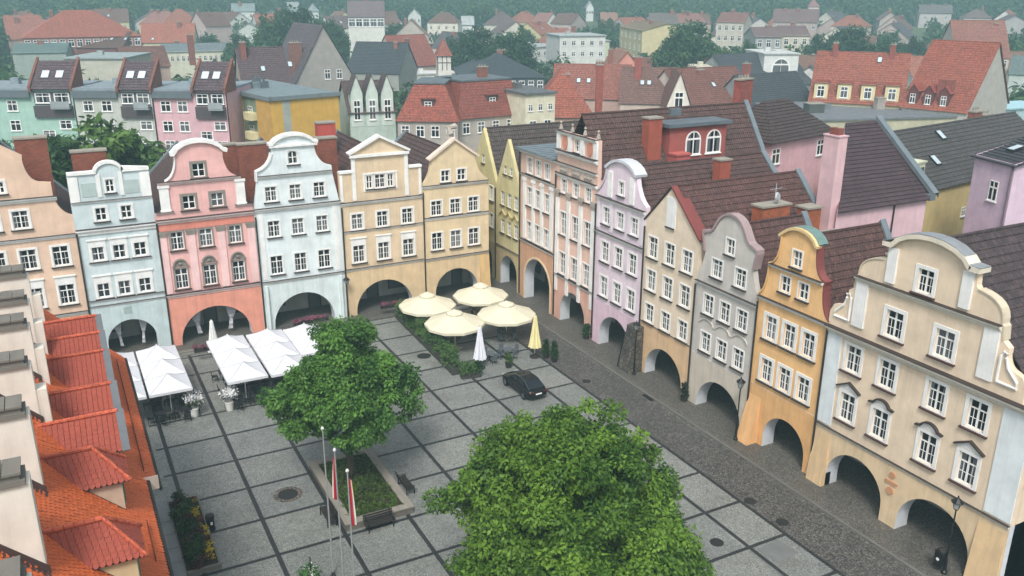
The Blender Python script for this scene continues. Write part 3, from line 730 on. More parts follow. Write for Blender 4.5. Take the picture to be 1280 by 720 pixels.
pCr = [(0, 12.85), (3.1, 15.95), (6.5, 12.85)]
def exCr(t, W):
    b = MB(); b.box(2.55, 3.65, -.05, .02, 12.8, 15.2); b.build('attic_panel', M_TRIM, t)
    b = MB(); coping(b, [(3.05, 15.98), (6.65, 12.7)], .16, -.18, .8); b.build('verge_sheet', flat('7a3d39', .6), t)
    b = MB(); coping(b, [(-.1, 12.75), (3.05, 15.98)], .1, -.12, .5); b.build('verge_board', M_FLASH, t)
town_house('town_house', 'cream gabled house with an orange ground floor and a dark red verge', 'R', 54.0, 6.5, pCr, 'e2d0b8', 'dab891', 4.4,
    [([3.1], 13.5, .7, 1.1, dict(tw=.1)), ([1.1, 3.2, 5.3], 10.8, 1.1, 1.65, dict(tw=.12)), ([1.1, 3.2, 5.3], 8.1, 1.1, 1.65, dict(tw=.12)), ([1.1, 3.2, 5.3], 5.35, 1.05, 1.5, dict(tw=.12))], [(3.3, 2.35, 2.95)], 16.05, (12.7, 12.7), 12.2,
    corn=[(4.35, .06, .1)], extra=exCr, roof='583a34')
c = 3.2
pG = sympath(c, [(3.2, 9.7), ('b', (3.15, 10.6), (2.6, 11.0), (2.45, 12.2)), ('b', (2.5, 12.8), (2.6, 13.0), (2.65, 13.45)), (2.3, 13.6), ('b', (1.3, 13.6), (1.6, 15.2), (0, 15.3))])
def exG(t, W):
    for k in range(3):
        u = 1.5+k*1.75; b = MB(); coping(b, [(u-.8, 6.75)]+bez((u-.7, 6.75), (u-.45, 7.3), (u+.45, 7.3), (u+.7, 6.75))+[(u+.8, 6.75)], .1, -.09, 0.0); b.build('window_hood', plaster('c3bdb4'), t)
town_house('town_house', 'grey house with a wavy bell gable between cream and yellow houses', 'R', 47.5, 6.4, pG, 'c6c0b8', 'c9c0b0', 4.2,
    [([3.25], 13.1, .8, 1.1, dict(tw=.1)), ([2.1, 4.5], 11.2, 1.05, 1.3, dict(tw=.1)), ([1.5, 3.25, 5.0], 8.3, 1.0, 1.45, dict(tw=.1)), ([1.5, 3.25, 5.0], 5.4, 1.0, 1.45, dict(tw=.1))], [(3.4, 2.4, 2.8)], 14.6, (9.9, 9.9), 6.6,
    corn=[(9.6, .22, .25)], coping_rng=[p for p in pG if p[1] > 12.0], coping_mat=plaster('a08d8c'), coping_th=.16, extra=exG, roof='573934')
c = 3.0
pYe = sympath(c, [(3.02, 10.7), ('b', (2.5, 11.0), (2.3, 11.7), (2.25, 12.8)), (2.3, 13.05), (2.1, 13.1), ('b', (1.5, 13.4), (1.45, 14.2), (1.4, 14.95)), (1.45, 15.1), ('b', (1.0, 15.6), (.5, 15.75), (0, 15.75))])
def exYe(t, W):
    b = MB(); coping(b, [(c-1.6, 15.0)]+bez((c-1.4, 15.05), (c-.9, 15.98), (c+.9, 15.98), (c+1.4, 15.05))+[(c+1.6, 15.0)], .18, -.2, .02); b.build('gable_arch', plaster('dcc08c'), t)
    b = MB(); coping(b, [(c-1.45, 15.1)]+bez((c-1.4, 15.1), (c-.9, 15.98), (c+.9, 15.98), (c+1.4, 15.1)), .2, .03, .8); b.build('gable_hood', flat('6f8a84', .6, .1, name='copper_sheet'), t)
    b = MB(); coping(b, [p for p in pYe if p[0] > c+1.35 and p[1] < 15], .1, -.02, .55); b.build('verge_sheet', flat('7c4440', .6), t)
    b = MB(); b.extr([(-.03, 3.5), (-.95, 0), (.6, 0), (.6, 3.5)], 0.05, 1.15); b.build('buttress', plaster('e2b17b', .8), t)
town_house('town_house', 'bright yellow-orange house with a tiered gable under a green copper hood', 'R', 41.1, 6.05, pYe, 'ebbd84', 'e2b179', 4.3,
    [([2.95], 13.9, .75, 1.05, dict(tw=.1)), ([2.2, 3.75], 12.0, .8, 1.05, dict(tw=.1)), ([1.35, 3.0, 4.65], 8.7, .95, 1.6, dict(tw=.22)), ([1.35, 3.0, 4.65], 5.65, .95, 1.6, dict(tw=.22))], [(3.55, 1.85, 2.9)], 15.35, (10.6, 10.6), 7.2,
    corn=[(10.4, .25, .25), (12.85, .25, .2, .75, 5.25)], coping_rng=[p for p in pYe if p[0] < c-1.35], coping_mat=plaster('d8b47c'), coping_th=.08, extra=exYe, roof='563a34')
c = 6.15
pBi = sympath(c, [(6.2, 10.7), (6.2, 11.5), (5.95, 12.0), (5.4, 12.15), ('b', (5.1, 12.3), (5.0, 12.6), (5.0, 13.2)), (4.6, 13.5), (4.5, 14.2), (4.4, 14.3), ('b', (4.45, 15.1), (3.9, 15.5), (2.9, 15.6)), (2.75, 15.8), (2.7, 16.4), (2.3, 16.5), ('b', (1.7, 17.4), (.8, 17.5), (0, 17.5))])
pBi = pBi[:-1]+[(12.35, 10.7), (13.05, 10.7)]
def exBi(t, W):
    tr = M_TRIM
    b = MB(); coping(b, [(c-2.95, 16.5), (c-2.35, 16.5)]+bez((c-2.3, 16.55), (c-1.6, 17.75), (c+1.6, 17.75), (c+2.3, 16.55))+[(c+2.35, 16.5), (c+2.95, 16.5)], .24, -.32, .6); b.build('gable_arch', plaster('dcd2bf'), t)
    b = MB(); coping(b, [(c-2.95, 16.76)]+bez((c-2.3, 16.8), (c-1.6, 18.0), (c+1.6, 18.0), (c+2.3, 16.8))+[(c+2.95, 16.76)], .05, -.3, .56); b.build('gable_sheet', flat('8d9194', .6, .2, name='zinc_sheet'), t)
    for s in (-1, 1):
        b = MB(); b.box(c+s*2.3-.3, c+s*2.3+.3, -.14, .02, 14.45, 16.45); b.build('upper_pilaster', tr, t)
        b = MB(); b.box(c+s*4.05-.42, c+s*4.05+.42, -.12, .02, 11.2, 14.0); b.build('gable_pilaster', tr, t)
        b = MB(); pts = [(c+s*4.72, -.06, 11.35), (c+s*4.72, -.06, 12.75), (c+s*4.85, -.06, 13.0), (c+s*5.05, -.06, 12.95), (c+s*5.02, -.06, 12.7), (c+s*5.2, -.06, 12.2), (c+s*5.75, -.06, 11.65), (c+s*5.8, -.06, 11.35), (c+s*4.72, -.06, 11.35)]
        b.tube(pts, .075, 6); b.build('scroll', tr, t)
        b = MB(); coping(b, [p for p in pBi if (p[0]-c)*s > 2.75 and p[1] > 13.4 and p[1] < 15.75], .08, -.06, .5); b.build('gable_coping', plaster('ccbfa8'), t)
    for a, e in ((.05, 1.15), (11.55, 13.03)):
        b = MB(); b.box(a, e, -.07, .02, 4.25, 10.35); b.build('corner_panel', plaster('dde3e4'), t)
    b = MB(); b.box(5.6, 6.4, -.1, -.03, 2.78, 2.96); b.lathe([(0, 0), (.2, 0), (.2, .07), (0, .07)], (0, 0, 0), 12); b.v = [(x, y, z) if i < 8*3 else (6.0+x, -.04-z, 3.35+y) for i, (x, y, z) in enumerate(b.v)]
    n0 = len(b.v); b.lathe([(0, 0), (.24, 0), (.24, .07), (0, .07)], (0, 0, 0), 12); b.v = b.v[:n0]+[(6.0+x, -.04-z, 2.35+y) for x, y, z in b.v[n0:]]
    b.v = [(x, y-.01, z) for x, y, z in b.v]; b.build('wall_emblem', plaster('c4906c'), t)
    for a, e in ((.05, 1.3), (11.4, 13.0)):
        b = MB(); b.extr([(-.03, 3.6), (-.4, 0), (.4, 0), (.4, 3.6)], a, e); b.build('buttress', plaster('d9bb92', .8), t)
town_house('town_house', 'large cream corner house with two arches and a two-tier scrolled gable', 'R', 35.05, 13.05, pBi, 'e4cfb5', 'dfc6a2', 4.1,
    [([6.0], 15.15, .95, 1.3, dict(tw=.2)), ([4.5, 7.7], 12.15, 1.1, 1.55, dict(tw=.22)), ([2.1, 4.55, 7.75, 10.2], 9.1, 1.05, 1.6, dict(tw=.2)), ([2.15, 4.55, 7.75, 10.2], 5.95, 1.05, 1.75, dict(tw=.2, ped=['tri', 'seg', 'seg', 'tri']))],
    [(3.4, 2.1, 3.1), (8.95, 2.3, 3.1)], 17.6, (10.9, 10.9), 14, corn=[(3.9, .14, .2), (10.25, .4, .42), (13.9, .3, .35, 1.6, 10.65)], corn_mat=plaster('ddd6c8'), extra=exBi, roof='46393a', end_right=True, sill=flat('4a2f2a', .7))
# ================================================================== the red-roofed row in the foreground
def red_row():
    t = thing('terrace_row', 'row of old houses under a bright orange-red tiled roof in the left foreground', 'house', (0, 0, 0))
    RED = tile_plain('cc6230'); UND = flat('240d07', .9)
    RED2 = tile_plain('974432')
    ez, rx, rz = 10.0, -4.2, 15.69
    b = MB(); b.poly([(1.15, 10, 0), (1.15, 52, 0), (1.15, 52, 10), (1.15, 10, 10)]); b.poly([(1.15, 52, 0), (-9, 52, 0), (-9, 52, 10), (rx, 52, rz-.1), (1.15, 52, 10)]); b.poly([(-9, 10, 0), (1.15, 10, 0), (1.15, 10, 10), (rx, 10, rz-.1), (-9, 10, 10)])
    b.build('wall', plaster('d9c8a8'), t)
    b = MB()
    # main slope faces +x: eave runs from far to near seen from outside (+x) left=near... counter-clockwise from above
    scale_tiles(b, (1.49, 17, ez), (1.49, 36.2, ez), (rx, 36.2, rz), (rx, 17, rz))
    scale_tiles(b, (1.95, 36.2, 9.54), (1.95, 51.8, 9.54), (rx, 51.8, rz), (rx, 36.2, rz))
    scale_tiles(b, (-9.5, 51.8, ez+.3), (-9.5, 17, ez+.3), (rx, 17, rz), (rx, 51.8, rz), w_=.4, h=.34)
    rf = b.build('roof', [RED, UND], t)
    b = MB(); b.tube([(rx, 17, rz), (rx, 51.9, rz)], .14, 8); b.build('ridge_tiles', RED2, rf)
    b = MB(); b.tube([(1.56, 17, 9.93), (1.56, 36.2, 9.93)], .09, 8); b.tube([(2.02, 36.2, 9.45), (2.02, 51.8, 9.45)], .09, 8); b.build('gutter', M_DARK, rf)
    b = MB(); b.box(1.4, 1.98, 36.16, 36.24, 9.5, 10.12); b.build('verge_board', plaster('d8c3b4'), rf)
    # snow guards along the eave
    b = MB()
    for y0, y1 in ((18, 26.5), (29.5, 32), (37, 50)):
        for h in (.12, .26): b.tube([(1.15 if y0 < 36 else 1.5, y0, 10.34+h if y0 < 36 else 10.0+h), (1.15 if y0 < 36 else 1.5, y1, 10.34+h if y0 < 36 else 10.0+h)], .02, 5)
        k = y0
        while k < y1: b.tube([(1.15 if y0 < 36 else 1.5, k, 10.3 if y0 < 36 else 9.95), (1.15 if y0 < 36 else 1.5, k, 10.62 if y0 < 36 else 10.3)], .018, 4); k += 1.0
    b.build('snow_guard', flat('6a2a1a', .7), rf)
    # tall party-wall stacks with tiled caps
    CH = plaster('dfd9cc', .7)
    for k, (y, top) in enumerate([(20.6, 16.9), (25.85, 16.95), (30.75, 16.85), (36.6, 16.3), (41.0, 16.4), (44.8, 16.3), (48.2, 16.6)]):
        b = MB(); x1 = -1.95
        b.box(-6.5, x1, y, y+.75, 12.5, top-.45)
        if y > 36: b.box(x1, x1+.38, y+.03, y+.72, 12.5, top-1.5)
        st = b.build('chimney_stack', CH, rf)
        b = MB(); b.box(-6.6, x1-.1, y-.1, y+.85, top-.45, top-.28); b.box(-6.6, x1-.22, y-.05, y+.8, top-.28, top-.08)
        for q in range(9): b.box(-6.6+q*.5, -6.6+q*.5+.48, y-.14, y+.9, top-.08, top-.01+.015*(q % 2))
        b.build('stack_cap', plaster('77736b', .9), st)
        b = MB()
        b.poly([(x1-1.9, y-.01, 10+1.49-(x1-1.9)+.02), (x1+.1, y-.01, 10+1.49-(x1+.1)+.02), (x1+.1, y-.01, 10+1.49-(x1+.1)+.3), (x1-1.9, y-.01, 10+1.49-(x1-1.9)+.3)])
        b.poly([(x1-1.9, y-.3, 10+1.49-(x1-1.9)+.045), (x1+.1, y-.3, 10+1.49-(x1+.1)+.045), (x1+.1, y-.01, 10+1.49-(x1+.1)+.05), (x1-1.9, y-.01, 10+1.49-(x1-1.9)+.05)])
        b.build('flashing', flat('4a3a38', .6), st)
    # hipped dormers of the near part
    for y in (22.7, 27.95, 33.15):
        d = MB(); hw = .74; fx = .5; zt = 12.3; z0 = ez+1.49-fx
        d.poly([(fx, y-hw, z0-.3), (fx, y+hw, z0-.3), (fx, y+hw, zt), (fx, y-hw, zt)])
        for s in (-1, 1):
            q = [(fx, y+s*hw, z0-.3), (fx, y+s*hw, zt), (1.49-(zt-ez)-.2, y+s*hw, zt), (1.49-(zt-ez)-.2, y+s*hw, zt-.25)]
            d.poly(q if s > 0 else q[::-1])
        dm = d.build('dormer', plaster('c9b29c' if y > 30 else 'd3bf98'), t)
        e = .2; xr = -2.05; zr = 13.52; xe = fx+.3; zE = zt+.03; xb = 1.49-(zE-ez)-.1
        b = MB()
        scale_tiles(b, (xb, y-hw-e, zE), (xe, y-hw-e, zE), (-.3, y, zr), (xr, y, zr), .2, .18, .03)
        scale_tiles(b, (xe, y+hw+e, zE), (xb, y+hw+e, zE), (xr, y, zr), (-.3, y, zr), .2, .18, .03)
        scale_tiles(b, (xe, y-hw-e, zE), (xe, y+hw+e, zE), (-.3, y, zr), (-.3, y, zr), .2, .18, .03)
        b.build('dormer_roof', [RED2, UND], dm)
        b = MB()
        b.tube([(xr-.1, y, zr+.03), (-.3, y, zr+.04)], .09, 8)
        for s in (-1, 1): b.tube([(-.3, y, zr+.04), (xe+.02, y+s*(hw+e), zE+.05)], .075, 8)
        b.build('ridge_tiles', tiles('c05a3c', .3, .2, .1), dm)
        b = MB(); b.box(fx-.02, fx+.05, y-.5, y+.5, z0+.15, zt-.12, 0); b.box(fx+.05, fx+.06, y-.42, y+.42, z0+.23, zt-.2, 1); b.box(fx+.05, fx+.08, y-.03, y+.03, z0+.2, zt-.18, 0)
        b.build('window', [flat('6f8f7e', .6), M_GLASS], dm)
        b = MB(); b.poly([(xb+.1, y-hw-.02, 12.28), (fx, y-hw-.02, z0-.02), (fx, y-hw-.02, z0+.1), (xb+.1, y-hw-.02, 12.40)]); b.build('flashing', M_FLASH, dm)
    # plain gabled dormers of the far part with grey metal fronts
    for y in (35.95, 38.95, 43.0, 45.6, 48.2):
        hw = 1.05; fx = .62; zr = 13.55; zE = 12.45; off = 1.95-1.49
        d = MB(); z0 = 9.54+1.95-fx-.3
        d.poly([(fx, y-hw, z0), (fx, y+hw, z0), (fx, y+hw, zE), (fx, y, zr), (fx, y-hw, zE)])
        for s in (-1, 1):
            q = [(fx, y+s*hw, z0), (fx, y+s*hw, zE), (-1.2, y+s*hw, zE), (-1.2, y+s*hw, zE-.2)]
            d.poly(q if s > 0 else q[::-1])
        dm = d.build('dormer', plaster('cdb8a0'), t)
        b = MB(); e = .18
        scale_tiles(b, (-1.2, y-hw-e, zE-.1), (fx+.15, y-hw-e, zE-.1), (fx+.15, y, zr), (-2.1, y, zr), .2, .18, .03)
        scale_tiles(b, (fx+.15, y+hw+e, zE-.1), (-1.2, y+hw+e, zE-.1), (-2.1, y, zr), (fx+.15, y, zr), .2, .18, .03)
        b.build('dormer_roof', [RED2, UND], dm)
        b = MB(); b.tube([(-2.1, y, zr+.03), (fx+.2, y, zr+.04)], .09, 8); b.build('ridge_tiles', tiles('c05a3c', .3, .2, .1), dm)
        b = MB(); coping(b, [(-hw-e, zE-.12), (0, zr), (hw+e, zE-.12)], .07, 0, .3); 
        b.v = [(fx+.12+yy, y+u, z) for u, yy, z in b.v]; b.f = [f[::-1] for f in b.f]; b.build('verge_sheet', flat('5f6468', .6, .2), dm)
        b = MB(); b.box(fx-.02, fx+.05, y-.5, y+.5, z0+.5, zE-.05, 0); b.box(fx+.05, fx+.06, y-.42, y+.42, z0+.58, zE-.13, 1); b.build('window', [flat('5c5f60', .6), M_GLASS], dm)
red_row()

# ================================================================== foliage
def leaf_mesh(name, centres, radii, n_per, size, mat, droop=.5, flatten=.8, seed=1, tintr=(0, 1)):
    rg = np.random.default_rng(seed); N = int(sum(n_per)); idx = np.repeat(np.arange(len(centres)), n_per)
    C = np.array(centres)[idx]; Rr = np.array(radii)[idx]
    d = rg.normal(size=(N, 3)); d /= np.linalg.norm(d, axis=1, keepdims=True)
    rr = rg.random(N)**.45
    P = C+d*(Rr*rr)[:, None]*np.array([1, 1, flatten])
    # leaf axis: outward and drooping; leaf normal mostly up/outward
    ax = d*.6+rg.normal(size=(N, 3))*.55; ax[:, 2] -= droop; ax /= np.linalg.norm(ax, axis=1, keepdims=True)
    up = d*.5+np.array([0, 0, 1.])+rg.normal(size=(N, 3))*.35
    sd = np.cross(ax, up); sd /= np.linalg.norm(sd, axis=1, keepdims=True)+1e-9
    nn = np.cross(sd, ax)
    s = size*(.6+.8*rg.random(N))[:, None]
    V = np.stack([P-ax*s*.1, P+ax*s*.35+sd*s*.34+nn*s*.10, P+ax*s, P+ax*s*.35-sd*s*.34+nn*s*.10], 1).reshape(-1, 3)
    me = bpy.data.meshes.new(name); me.vertices.add(4*N); me.vertices.foreach_set('co', V.ravel().astype(np.float32))
    me.loops.add(4*N); me.loops.foreach_set('vertex_index', np.arange(4*N, dtype=np.int32))
    me.polygons.add(N); me.polygons.foreach_set('loop_start', np.arange(0, 4*N, 4, dtype=np.int32)); me.polygons.foreach_set('loop_total', np.full(N, 4, np.int32))
    at = me.attributes.new('tint', 'FLOAT', 'FACE')
    cl = rg.random(len(centres))[idx]
    at.data.foreach_set('value', (tintr[0]+(tintr[1]-tintr[0])*np.clip(.68*cl+.32*rg.random(N)+rg.normal(size=N)*.08, 0, 1)).astype(np.float32))
    me.materials.append(mat); me.update(calc_edges=True); return me
BARK = plaster('4f453b', .9)
def lobed_crown(lobes, spacing, seed):
    """clump centres over and inside a set of ellipsoid lobes"""
    rg = np.random.default_rng(seed); C = []
    for (x, y, z, rx, ry, rz) in lobes:
        n = int(4*math.pi*((rx*ry+rx*rz+ry*rz)/3)/spacing**2*1.15)+3
        for k in range(n):
            d = rg.normal(size=3); d /= np.linalg.norm(d); f = rg.uniform(.8, 1.1) if rg.random() < .9 else rg.uniform(1.08, 1.22)
            if rg.random() < .25: f = rg.uniform(.3, .75)
            C.append((x+d[0]*rx*f, y+d[1]*ry*f, z+d[2]*rz*f))
    return C
def big_tree(label, loc, lobes, spacing, clump_r, n_leaf, size, mat, trunk_h, trunk_r, seed):
    t = thing('linden_tree', label, 'tree', loc)
    C = lobed_crown(lobes, spacing, seed); rg = np.random.default_rng(seed+1)
    rad = [clump_r*rg.uniform(.65, 1.25) for _ in C]
    o = bpy.data.objects.new('crown', leaf_mesh('crown', C, rad, [max(5, int(n_leaf*(r/clump_r)**2)) for r in rad], size, mat, seed=seed)); COL.objects.link(o); o.parent = t
    b = MB(); b.tube([(0, 0, -.05), (.05, 0, .4), (.02, .04, trunk_h*.6), (0, 0, trunk_h)], [trunk_r*1.35, trunk_r, trunk_r*.85, trunk_r*.75], 10)
    for (x, y, z, rx, ry, rz) in lobes:
        b.tube([(0, 0, trunk_h*.85), (x*.35, y*.35, trunk_h+(z-trunk_h)*.45), (x*.8, y*.8, z)], [trunk_r*.55, trunk_r*.35, trunk_r*.12], 7)
        for k in range(3):
            a = rg.uniform(0, 6.28); b.tube([(x*.6, y*.6, trunk_h+(z-trunk_h)*.7), (x+rx*.6*math.cos(a), y+ry*.6*math.sin(a), z+rz*.3)], [trunk_r*.25, .03], 5)
    b.build('trunk', BARK, t, smooth=True); return t
LEAF1 = leafm('264c1f', '6f9c42', .3); LEAF2 = leafm('214713', '789c36', .3)
big_tree('linden tree growing from the raised stone planter in the square', (13.85, 48.2, .5),
    [(.1, 0, 8.4, 1.8, 1.8, 2.2), (-2.0, .3, 5.2, 2.4, 2.3, 1.9), (2.4, .2, 4.9, 2.5, 2.3, 1.9), (.3, -1.5, 5.1, 2.5, 2.2, 1.9), (.3, 1.7, 6.0, 2.5, 2.3, 2.1), (-.7, 0, 6.7, 2.2, 2.2, 1.9), (1.0, 0, 7.1, 1.9, 1.9, 1.6)], 1.15, .66, 270, .19, LEAF1, 3.7, .24, 11)
big_tree('broad bright green tree cut off by the lower edge of the photograph', (19.1, 30.7, 0),
    [(0, 0, 7.5, 3.9, 3.9, 3.5), (-2.8, .8, 6.1, 3.1, 3.1, 2.9), (2.8, .6, 5.9, 3.0, 3.1, 3.0), (.3, -3.0, 5.6, 3.3, 2.9, 2.9), (.2, 3.0, 6.4, 3.3, 2.9, 2.9), (2.4, -2.2, 4.6, 3.0, 3.0, 2.4), (-2.6, -1.8, 4.5, 3.0, 3.0, 2.6), (1.6, 1.8, 7.6, 2.2, 2.2, 2.2), (-1.8, -1.0, 7.4, 2.2, 2.2, 2.2)], 1.2, .68, 300, .185, LEAF2, 3.0, .32, 23)

SHRUBV = {}
def bush(name, label, cat, loc, r, hgt, mats, n=220, size=.14, group=None, flowers=None, seed=1, parent=None):
    key = (name, r, hgt, mats, n, size, flowers)
    k = max(4, int(n/40)); rg = np.random.default_rng(seed)
    C = [(rg.uniform(-r, r)*.7, rg.uniform(-r, r)*.7, hgt*rg.uniform(.25, .8)) for _ in range(k)]
    me = leaf_mesh('foliage', C, [max(.1, min(r, hgt)*.55)]*k, [n//k]*k, size, mats, seed=seed)
    o = bpy.data.objects.new(name, me); COL.objects.link(o); o.location = loc
    if parent: o.parent = parent
    if label: tag(o, label, cat, group)
    return o

# ================================================================== things in the square
# raised stone planter round the tree
t = thing('stone_planter', 'low rectangular stone planter with grass round the linden tree', 'planter', (13.95, 46.9, 0))
X0, X1, Y0, Y1 = -2.05, 2.1, -3.9, 3.95
b = MB()
for a in ((X0, X1, Y0, Y0+.4), (X0, X1, Y1-.4, Y1), (X0, X0+.4, Y0+.4, Y1-.4), (X1-.4, X1, Y0+.4, Y1-.4)): b.box(*a, 0, .42)
b.build('kerb_wall', plaster('6d675f', .8), t)
b = MB()
for a in ((X0-.06, X1+.06, Y0-.06, Y0+.46), (X0-.06, X1+.06, Y1-.46, Y1+.06), (X0-.06, X0+.46, Y0+.46, Y1-.46), (X1-.46, X1+.06, Y0+.46, Y1-.46)): b.box(*a, .423, .5)
b.build('coping', plaster('8d877d', .8), t)
b = MB(); b.box(X0+.4, X1-.4, Y0+.4, Y1-.4, .1, .40); b.build('soil', flat('35301f', .95), t)
rg = np.random.default_rng(5); C = [(rg.uniform(X0+.5, X1-.5), rg.uniform(Y0+.5, Y1-.5), .42) for _ in range(420)]
o = bpy.data.objects.new('grass', leaf_mesh('grass', C, [.22]*420, [16]*420, .13, leafm('35491f', '5f7a33'), droop=-.6, flatten=.35, seed=5)); COL.objects.link(o); o.parent = t; o['kind'] = 'stuff'
for k in range(9):
    o = bush('low_shrub', None, None, (rg.uniform(-1.3, 1.3), rg.uniform(-2.4, 2.6), .42), .35, .5, leafm('2f3f22', '51602c'), 120, .12, seed=40+k, parent=t)
def bench(label, loc, rz):
    t = thing('park_bench', label, 'bench', loc, rz, 'benches round the tree planter'); wd = flat('2b2622', .7); ir = M_BLACK
    b = MB(); [b.box(-.9, .9, -.26+k*.13, -.15+k*.13, .43, .47) for k in range(4)]; b.build('seat', wd, t)
    b = MB(); [b.obox((0, .3+.03*k, .56+.14*k), ((1, 0, 0), (0, 1, -.2), (0, .2, 1)), (.9, .018, .055)) for k in range(3)]; b.build('backrest', wd, t)
    for x in (-.75, .75):
        b = MB(); b.tube([(x, -.25, 0), (x, -.25, .44)], .03, 6); b.tube([(x, .25, 0), (x, .26, .45), (x, .36, .92)], .03, 6); b.tube([(x, -.25, .42), (x, .26, .42)], .03, 6); b.build('leg', ir, t)
        b = MB(); b.tube([(x, -.25, .44), (x, -.25, .62), (x, .3, .64)], .025, 6); b.build('armrest', ir, t)
bench('dark slatted bench in front of the stone planter', (13.75, 42.45, 0), 0)
bench('dark slatted bench along the right side of the stone planter', (16.65, 45.7, 0), R(90))
bench('dark slatted bench on the left side of the planter behind the flagpoles', (11.3, 44.6, 0), R(-90))
# litter bin
t = thing('litter_bin', 'black round litter bin beside the flower bed', 'bin', (4.98, 46.85, 0))
b = MB(); b.lathe([(0, 0), (.27, 0), (.27, .1), (.23, .12), (.23, .72), (.26, .75), (.26, .84), (0, .84)], n=16); b.build('body', M_BLACK, t)
b = MB(); b.lathe([(.26, .86), (.24, .98), (.12, 1.04), (0, 1.05)], n=16); b.build('lid', M_DARK, t)
b = MB(); b.box(-.02, .1, -.245, -.22, .42, .6); b.build('badge', M_WHITE, t)
# flower bed
t = thing('flower_bed', 'flower bed of dark shrubs edged with yellow blooms beside the red roof', 'flower bed', (0, 0, 0))
b = MB(); b.box(3.15, 4.75, 43.0, 50.6, 0, .22); b.build('soil', flat('2c251b', .95), t)
b = MB(); b.box(3.1, 4.85, 42.85, 43.0, 0, .3); b.box(4.75, 4.85, 43.0, 50.6, 0, .28); b.build('edging', plaster('77736c'), t)
rg = np.random.default_rng(9)
for k in range(17):
    y = 43.4+k*.43; dk = leafm('1d3319', '3d5a2a') if k % 5 else leafm('3f1f22', '5d3a34')
    bush('shrub', None, None, (3.75+rg.uniform(-.2, .2), y, .2), .5, .75, dk, 260, .15, seed=70+k, parent=t)
for k in range(12):
    y = 43.5+k*.6+rg.uniform(-.2, .2)
    if k % 4 == 3: m = leafm('5a2a20', '7d4a2c')
    else: m = leafm('a8921c', 'd8c52e')
    bush('yellow_flowers' if k % 4 != 3 else 'red_shrub', None, None, (4.45+rg.uniform(-.12, .1), y, .2), .26, .4, m, 110, .1, seed=100+k, parent=t)
# flagpoles
FLX = [Vector((9.62, 38.6, 0)), Vector((10.33, 36.5, 0)), Vector((10.95, 34.6, 0))]
def flagpole(label, top, flag):
    P = G(*top, z=8.9)
    t = thing('flagpole', label, 'flagpole', (P.x, P.y, 0), 0, 'white flagpoles in the square')
    b = MB(); b.tube([(0, 0, 0), (0, 0, 4.5), (0, 0, 8.8)], [.055, .045, .035], 10); b.build('pole', flat('8f9292', .45), t)
    b = MB(); b.lathe([(0, 0), (.07, .03), (.085, .09), (.05, .16), (0, .18)], (0, 0, 8.8), 10); b.build('finial', flat('d8d8d6', .4), t)
    b = MB(); b.lathe([(.16, 0), (.16, .05), (.08, .12), (.08, .3)], n=10); b.build('base', M_DARK, t)
    return t
def hung_flag(label, pole, z1, z0, bands, rz):
    b = MB(); n = 22; m = 16
    for k in range(n):
        for j in range(m):
            q = []
            for kk, jj in ((k, j), (k+1, j), (k+1, j+1), (k, j+1)):
                u = jj/m; v = kk/n; wid = .16+.22*v
                x = .05+wid*u*(1-.25*v); y = .10*math.sin(u*13+v*2)*(.4+v)*.9
                q.append((x, y, z1-(z1-z0)*v-.25*u*(1-v)))
            bi = min(len(bands)-1, int(j/m*len(bands))) if len(bands) < 4 else j*len(bands)//m
            b.poly(q[::-1], bi)
    o = b.build('flag', [flat(h, .8, name='cloth') for h in bands], smooth=True)
    o.location = (pole.location.x, pole.location.y, 0); o.rotation_euler = (0, 0, rz)
    tag(o, label, 'flag', 'flags hanging from the poles')
p1 = flagpole('tallest-looking bare white flagpole, left of the two with flags', (403, 535), None)
p2 = flagpole('white flagpole in the middle, carrying the red and white flag', (418, 562), None)
p3 = flagpole('white flagpole nearest the camera, carrying the red, white and yellow flag', (434, 588), None)
hung_flag('limp red flag with a white stripe on the middle pole', p2, 8.5, 6.1, ['b3202a', 'b3202a', 'b3202a', 'e6e4e0'], R(100))
hung_flag('limp red, white and yellow flag on the nearest pole', p3, 8.5, 5.9, ['b3202a', 'b3202a', 'e6e4e0', 'd9b23a'], R(20))
# hanging flower lamp by the flagpoles
t = thing('flower_column', 'round planter of white flowers on a thin post at the bottom edge', 'planter', (8.55, 38.05, 0))
b = MB(); b.lathe([(.22, 0), (.22, .06), (.05, .1), (.05, 1.5)], n=10); b.tube([(0, 0, 1.0), (0, 0, 2.6)], .035, 8); b.build('post', M_DARK, t)
b = MB(); b.lathe([(0, 1.0), (.3, 1.05), (.45, 1.35), (.4, 1.4)], n=14); b.build('bowl', flat('3a4a38', .7), t)
bush('foliage', None, None, (0, 0, 1.25), .55, .7, leafm('2f5a2a', '5d8a48'), 420, .14, seed=7, parent=t)
bush('white_flowers', None, None, (0, 0, 1.5), .4, .6, leafm('cfd2c4', 'f2f2ea', .1), 60, .1, seed=8, parent=t)
